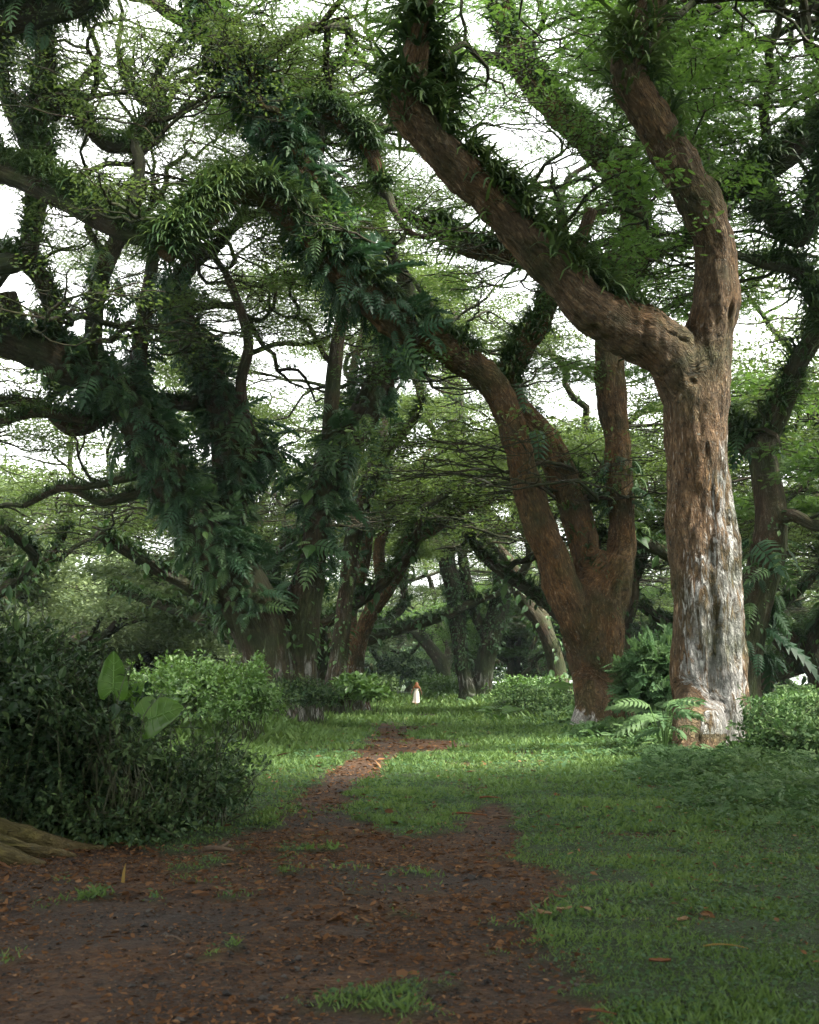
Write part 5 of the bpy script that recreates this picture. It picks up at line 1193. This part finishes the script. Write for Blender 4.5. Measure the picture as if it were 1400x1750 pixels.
def build_person():
    V, E, R = [], [], []
    def v(p, r, par=None):
        V.append(p); R.append(r)
        if par is not None: E.append((par, len(V) - 1))
        return len(V) - 1
    pel = v((0, 0, .90), (.135, .10)); wa = v((0, -.005, 1.06), (.105, .08), pel); ch = v((.0, 0, 1.23), (.13, .09), wa); sh = v((0, .01, 1.34), (.10, .07), ch)
    nk = v((.0, .012, 1.41), .045, sh); hd = v((.005, .02, 1.50), (.072, .085), nk); ht = v((.005, .02, 1.58), (.06, .07), hd)
    fc = v((.005, .085, 1.50), (.045, .055), hd); ns = v((.005, .118, 1.495), .014, fc)
    for s in (-1, 1):
        e = v((s * .075, .02, 1.50), .016, hd)
        s1 = v((s * .165, .0, 1.325), .047, sh); el = v((s * .265, -.03, 1.09), .038, s1); wr = v((s * .335, .03 + .05 * s, .90), .028, el)
        pm = v((s * .345, .045 + .05 * s, .84), (.032, .02), wr)
        for k, (oy, L) in enumerate(((-.024, .052), (-.008, .066), (.008, .068), (.024, .06))):
            a = v((s * .350, .045 + .05 * s + oy, .805), .0095, pm); b = v((s * .346, .05 + .05 * s + oy * 1.1, .805 - L * .55), .0088, a); v((s * .338, .058 + .05 * s + oy * 1.1, .805 - L), .0078, b)
        th = v((s * .330, .078 + .05 * s, .84), .010, pm); v((s * .322, .09 + .05 * s, .805), .009, th)
    # right leg planted, left leg trailing behind in mid-stride
    h1 = v((.085, .0, .82), .085, pel); k1 = v((.075, .04, .47), .056, h1); a1 = v((.06, .03, .085), .036, k1); f1 = v((.06, .10, .03), (.036, .025), a1); v((.06, .17, .02), (.036, .016), f1)
    h2 = v((-.085, .0, .82), .085, pel); k2 = v((-.085, .06, .48), .056, h2); a2 = v((-.09, -.24, .26), .036, k2); f2 = v((-.09, -.28, .18), (.036, .025), a2); v((-.09, -.27, .11), (.034, .016), f2)
    body = skin_mesh(V, E, R)
    X, Y = (712 - 700) / F * 79.5, 79.5
    e = empty('person', 'walker seen from behind in a long off-white dress with auburn hair, on the grassy track', 'person', None, (X, Y, float(gz(X, Y)) + .03))
    body.materials.append(M['skin']); body.polygons.foreach_set('use_smooth', [True] * len(body.polygons)); b = link('body', body, e)
    # dress: flared tube with folds, swinging to the left
    mb = MB(); k = 40; rows = [(1.27, .15, .105, 0, 0), (1.20, .155, .11, 0, 0), (1.08, .112, .092, 0, 0), (1.0, .132, .108, 0, 0), (.9, .175, .14, -.003, 0), (.7, .195, .17, -.01, -.01), (.5, .21, .20, -.022, -.02), (.35, .225, .22, -.035, -.03), (.29, .24, .235, -.045, -.035), (.25, .25, .245, -.05, -.035)]
    VV = []
    for (z, rx, ry, ox, oy) in rows:
        am = .22 * max(0, (1.0 - z)) 
        for j in range(k):
            t = 2 * math.pi * j / k
            f = 1 + am * (.5 * math.sin(7 * t + 1.2 * z) + .35 * math.sin(4 * t + .5))
            notch = .10 * max(0, .5 - z) * math.exp(-((t - 4.55) / .3) ** 2)
            VV.append((ox + rx * f * math.cos(t), oy + ry * f * math.sin(t) + notch * 2, z + (.06 * max(0, .3 - z) / .13 * math.sin(t * 2 + 1) if z < .3 else 0)))
    i = np.arange(len(rows) - 1)[:, None] * k; j = np.arange(k)[None]
    mb.add(VV, np.stack([i + j, i + (j + 1) % k, i + k + (j + 1) % k, i + k + j], -1)[:, :, ::-1].reshape(-1, 4), None, .5)
    d = mb.build('dress', M['dress'], e)
    # hair: long wavy fall to mid back
    mb = MB(); k = 24; VV = []
    rows = [(1.63, .02, .03, .02), (1.615, .065, .075, .02), (1.57, .092, .10, .015), (1.51, .108, .105, .005), (1.44, .125, .09, -.03), (1.37, .155, .08, -.06), (1.30, .16, .065, -.085), (1.24, .13, .05, -.095), (1.19, .05, .02, -.10)]
    for (z, rx, ry, oy) in rows:
        for q in range(k):
            t = 2 * math.pi * q / k; f = 1 + .07 * math.sin(9 * t + z * 14)
            VV.append((.005 + rx * f * math.cos(t) + .012 * math.sin(z * 30), oy + ry * f * math.sin(t), z))
    i = np.arange(len(rows) - 1)[:, None] * k; j = np.arange(k)[None]
    mb.add(VV, np.stack([i + j, i + (j + 1) % k, i + k + (j + 1) % k, i + k + j], -1)[:, :, ::-1].reshape(-1, 4), None, .5)
    mb.build('hair', M['hair'], e)
    # hair spread over the shoulders, its sunlit orange put into the colour
    mb = MB(); VV = []; rows = [(1.385, .10, .085), (1.36, .165, .105), (1.31, .21, .12), (1.265, .215, .125), (1.24, .205, .12)]
    for (z, rx, ry) in rows:
        for q in range(k):
            t = 2 * math.pi * q / k
            VV.append((rx * math.cos(t) * (1 + .03 * math.sin(8 * t)), ry * math.sin(t) * (1 + .04 * math.sin(7 * t)) - .005, z - .03 * math.cos(2 * t) * (1.4 - z) / .15))
    i = np.arange(len(rows) - 1)[:, None] * k
    mb.add(VV, np.stack([i + j, i + (j + 1) % k, i + k + (j + 1) % k, i + k + j], -1)[:, :, ::-1].reshape(-1, 4), None, .5)
    mb.build('shoulder_hair', M['hair_lit'], e)
build_person()

# ------------------------------------------------------------------ root at the lower left, fallen pieces on the ground
M['root'] = barkmat('mossy_root_bark', (.022, .015, .010), (.21, .155, .080), (.34, .27, .15), (.19, .13, .05), pale=(.40, .34, .22), moss=(.10, .095, .025), mossamt=.33, sc=7.5, bump=1.0, stretch=.42)
rg0 = np.random.default_rng(31)
def rlimb(pts): 
    return catmull([p[:3] for p in pts], [p[3] for p in pts], .08)
def build_root_tree():
    gx = lambda x, y: float(gz(x, y))
    L = [('trunk', *rlimb([(-6.3, 11.2, -.5, 1.0), (-6.3, 11.2, .3, .95), (-6.35, 11.2, 1.6, .74), (-6.5, 11.1, 4.0, .66), (-6.9, 11.0, 7.0, .56), (-7.6, 10.6, 9.5, .45)])),
         ('root#a', *rlimb([(-5.7, 11.25, .70, .30), (-4.9, 11.3, .42, .27), (-4.3, 11.35, .22, .22), (-3.75, 11.5, .08, .15), (-3.3, 11.65, -.02, .09), (-2.9, 11.8, -.08, .05)])),
         ('root#b', *rlimb([(-5.6, 11.0, .50, .28), (-4.75, 10.8, .22, .25), (-4.1, 10.75, .10, .19), (-3.6, 10.75, .0, .13), (-3.25, 10.8, -.08, .07)])),
         ('root#c', *rlimb([(-5.3, 11.15, .48, .22), (-4.4, 11.1, .24, .17), (-3.9, 11.1, .12, .13), (-3.5, 11.15, .02, .08), (-3.1, 11.2, -.05, .05)])),
         ('root#d', *rlimb([(-5.6, 10.9, .35, .26), (-4.7, 10.35, .06, .20), (-4.1, 10.1, -.02, .13), (-3.7, 10.0, -.1, .07)])),
         ('limb#a', *rlimb([(-7.2, 10.8, 8.3, .40), (-6.4, 11.2, 10.3, .33), (-5.2, 11.0, 12.0, .27), (-3.6, 11.5, 13.2, .2)])),
         ('limb#b', *rlimb([(-7.6, 10.6, 9.3, .36), (-8.8, 9.5, 11.2, .3), (-9.5, 8.3, 13.0, .22)]))]
    root = empty('rain_tree', 'rain tree just beyond the left edge whose pale mossy buttress roots spread onto the dirt', 'tree', 'rain trees arching over the track')
    remesh_trunk('rain_tree', L, .03, M['root'], root, rg0, .17)
    br, tips = [], []
    for i in (5, 6):
        p, r = L[i][1], L[i][2]
        grow(br, tips, p[-1], unit(p[-1] - p[-3]) * .6 + np.array([.2, 0, .6]), r[-1] * .9, 3.2, 0, 5, rg0)
        grow(br, tips, p[len(p) // 2], np.array([.5, -.5, .7]), r[-1] * .7, 3.0, 0, 5, rg0)
    tb = MB(); twig_mesh(tb, br, rg0); tb.build('branches', M['bark_dark'], root)
    cb = MB(); pads(cb, tips, DIAMOND, 110, .10, .9, rg0); cb.build('crown', M['crown_near'], root, False)
build_root_tree()
M['dead'] = leafmat('dry_leaf', [(.1, (.05, .024, .010)), (.5, (.13, .070, .032)), (.9, (.26, .17, .09))], .15, .6, .25, (.3, .15, .05))
M['wood'] = plain('weathered_twig', (.04, .027, .018), (.14, .10, .065), 12, .85, bump=.4)
M['orange'] = plain('orange_bark_chip', (.085, .032, .012), (.16, .066, .026), 14, .85, bump=.4)
M['yellow'] = plain('yellow_strap_leaf', (.17, .11, .025), (.26, .18, .045), 8, .6)
def dry_leaf(px, py, L, ang, label, mat='dead', curl=.5, rnd=.6, wid=1.0, lobes=True):
    x, y = G(px, py); z = float(gz(x, y)) + .01 + .02
    e_ = MB(); n = 9
    t = np.linspace(0, 1, n); w = np.sin(np.pi * np.clip(t * .96 + .02, 0, 1)) ** .7 * .24 * wid * (1 + (.25 * np.sin(t * 17) if lobes else 0))
    zz = curl * (t - .5) ** 2 * .6
    V = np.concatenate([np.stack([-w, t - .5, zz + .10 * wid], -1), np.stack([0 * t, t - .5, zz], -1), np.stack([w, t - .5, zz + .13 * wid], -1)]) * L
    i = np.arange(n - 1); Q = np.concatenate([np.stack([i, i + n, i + n + 1, i + 1], -1), np.stack([i + n, i + 2 * n, i + 2 * n + 1, i + n + 1], -1)])
    c, s = math.cos(ang), math.sin(ang)
    V = V @ np.array([[c, s, 0], [-s, c, 0], [0, 0, 1]])
    e_.add(V, Q, None, rnd)
    o = e_.build('dry_leaf', M[mat]); o.location = (x, y, z)
    return tag(o, label, 'dead leaf', 'single fallen leaves')
def twig(px, py, L, ang, r, label, mat='wood', fork=False, lift=.02, name='fallen_twig'):
    x, y = G(px, py); z = float(gz(x, y)) + r + .012
    m = MB(); c, s = math.cos(ang), math.sin(ang)
    pts = [(t * L * c + rg0.normal(0, .02 * L), t * L * s + rg0.normal(0, .02 * L), lift * math.sin(3 * t + 2)) for t in np.linspace(-.5, .5, 5)]
    p, rr = catmull(pts, np.linspace(r, r * .5, 5), .03); tube(m, p, rr, 7)
    if fork:
        p2, r2 = catmull([p[len(p) // 2], p[len(p) // 2] + [.2 * L * c - .15 * L * s, .2 * L * s + .15 * L * c, .03], p[len(p) // 2] + [.3 * L * c - .3 * L * s, .3 * L * s + .3 * L * c, .06]], [r * .7, r * .5, r * .3], .03); tube(m, p2, r2, 6)
    o = m.build(name, M[mat]); o.location = (x, y, z)
    return tag(o, label, 'twig', 'fallen twigs and bark strips')
dry_leaf(930, 1570, 0.144, .6, 'pale brown curled dead leaf on the seam between dirt and grass at right')
dry_leaf(965, 1562, 0.122, 2.0, 'tan folded dead leaf lying against the turf, right of another at the track edge', rnd=.8)
dry_leaf(958, 1540, 0.108, 1.0, 'small brown upright dead leaf above the pair at the track edge', curl=.9, rnd=.35)
dry_leaf(1166, 1580, 0.122, 2.4, 'pointed light-brown dead leaf in the bare hollow of the right-hand turf', rnd=.85)
dry_leaf(1205, 1572, 0.094, .4, 'small tan dead leaf right of the pointed one in the bare hollow', rnd=.5)
dry_leaf(1128, 1655, 0.122, 1.5, 'orange-brown flat dead leaf on the dark turf at lower right', 'orange', curl=.2)
dry_leaf(952, 1364, 0.158, .3, 'rust-coloured dead leaf standing in the grass near the right rut', 'orange', curl=.9)
dry_leaf(822, 1480, 0.108, 1.3, 'orange dead leaf on the dirt near the right edge of the track', 'orange', curl=.3)
dry_leaf(785, 1592, 0.094, .2, 'grey-brown curled dead leaf alone in the middle of the track', rnd=.3, curl=.9)
dry_leaf(548, 1522, 0.101, .9, 'dark curled dead leaf with a raised tip left of the track centre', rnd=.15, curl=.9)
twig(1240, 1625, .26, .05, .006, 'straight yellow strap leaf lying flat on the dark turf at lower right', 'yellow', name='fallen_strap_leaf')
twig(1015, 1741, .22, .08, .008, 'orange strip at the bottom edge, right of the track', 'orange', name='bark_strip')
twig(865, 1400, .34, .0, .018, 'dark short stick at the head of the right-hand rut', fork=False)
twig(840, 1367, .30, .1, .014, 'pale bark strip on the grass above the right-hand rut', 'orange', name='bark_strip')
twig(690, 1437, .18, .1, .014, 'short pale stick lying on the dirt in the middle of the track')
twig(386, 1530, .16, -.8, .008, 'pale thin twig on the dark dirt at left')
twig(300, 1612, .16, -.6, .008, 'thin twig slanting on the dark dirt at lower left')
twig(375, 1458, .28, .05, .030, 'knobbly dark stick lying near the edge of the thicket', fork=True)
twig(1025, 1508, .22, .6, .005, 'thin grey twig lying across the right-hand turf')
twig(380, 1655, .3, .15, .006, 'long thin brown twig near the bottom of the track')
twig(800, 1395, .40, .05, .016, 'orange-brown bark strip across the right-hand rut', 'orange', name='bark_strip')
# upright blade of dead grass and the two young yellow-green leaves by the root
x, y = G(210, 1507); mb = MB(); scatter(mb, BLADE, np.array([[0, 0, 0.]]), basis(np.array([[.12, 0, 1.]]), np.array([[0, -1., 0]])), .16, .5)
o = mb.build('grass_blade', M['yellow']); o.location = (x, y, float(gz(x, y))); tag(o, 'single pale grass blade standing in the dark dirt near the mossy root', 'grass blade')
print('small', time.time() - T0)


# ------------------------------------------------------------------ sky, sun, camera
# ------------------------------------------------------------------ moist air
def haze_box():
    x0, x1, y0, y1, z0, z1 = -440, 440, -100, 870, -2.5, 42
    V = np.array([[x, y, z] for z in (z0, z1) for y in (y0, y1) for x in (x0, x1)], float)
    m, nt, N = newmat('moist_air')
    pv = N('ShaderNodeVolumePrincipled'); pv.inputs['Color'].default_value = (.72, .92, .94, 1); pv.inputs['Density'].default_value = HAZE; pv.inputs['Anisotropy'].default_value = .2
    o = N('ShaderNodeOutputMaterial'); nt.links.new(pv.outputs[0], o.inputs['Volume'])
    mb = MB(); mb.add(V, [[0, 2, 3, 1], [4, 5, 7, 6], [0, 1, 5, 4], [2, 6, 7, 3], [0, 4, 6, 2], [1, 3, 7, 5]])
    tag(mb.build('haze', m, None, False), 'thin bluish haze deepening down the avenue', 'haze', kind='stuff')
HAZE = .00013
if HAZE: haze_box()
sc = bpy.context.scene
w = bpy.data.worlds.new('World'); sc.world = w; w.use_nodes = True
nt = w.node_tree; nt.nodes.clear()
SUN_EL, SUN_AZ = R_(56), R_(112)          # azimuth measured from +Y towards +X
sky = mk(nt, 'ShaderNodeTexSky', sky_type='NISHITA', sun_disc=False, sun_elevation=SUN_EL, sun_rotation=SUN_AZ, air_density=1.3, dust_density=4.0)
tcw = mk(nt, 'ShaderNodeTexCoord'); cl = mk(nt, 'ShaderNodeTexNoise', _Scale=2.2, _Detail=6.0)
nt.links.new(tcw.outputs['Generated'], cl.inputs['Vector'])
cloud = ramp(nt, [(.3, (7.0, 7.1, 7.1)), (.6, (8.8, 8.8, 8.6)), (.8, (10.0, 9.8, 9.4))], cl.outputs['Fac'])
skc = mixc(nt, .88, sky.outputs[0], cloud)
bg = mk(nt, 'ShaderNodeBackground', _Strength=.085); nt.links.new(skc, bg.inputs[0])
ow = mk(nt, 'ShaderNodeOutputWorld'); nt.links.new(bg.outputs[0], ow.inputs[0])
sl = bpy.data.lights.new('sun', 'SUN'); sl.energy = 4.2; sl.angle = R_(16); sl.color = (1, .95, .86)
so = bpy.data.objects.new('sun', sl); C.objects.link(so)
sd = Vector((math.sin(SUN_AZ) * math.cos(SUN_EL), math.cos(SUN_AZ) * math.cos(SUN_EL), math.sin(SUN_EL)))
so.rotation_euler = sd.to_track_quat('Z', 'Y').to_euler()
so.location = (40, 30, 60)
cam = bpy.data.cameras.new('camera'); co = bpy.data.objects.new('camera', cam); C.objects.link(co)
co.location = (0, 0, HC); co.rotation_euler = (R_(90), 0, 0)
cam.sensor_fit = 'VERTICAL'; cam.sensor_height = 30; cam.sensor_width = 24; cam.lens = 35
cam.shift_y = (H - 875) / 1750
cam.clip_end = 2000; cam.clip_start = .1
cam.dof.use_dof = True; cam.dof.focus_distance = 32; cam.dof.aperture_fstop = 3.6
sc.camera = co
sc.view_settings.view_transform = 'Standard'; sc.view_settings.look = 'None'
sc.view_settings.exposure = 2.62; sc.view_settings.gamma = 1
sc.cycles.use_denoising = True
sc.cycles.max_bounces = 6; sc.cycles.volume_bounces = 0; sc.cycles.diffuse_bounces = 4; sc.cycles.transmission_bounces = 4; sc.cycles.glossy_bounces = 2
sc.cycles.sample_clamp_indirect = 4
print('total', time.time() - T0)
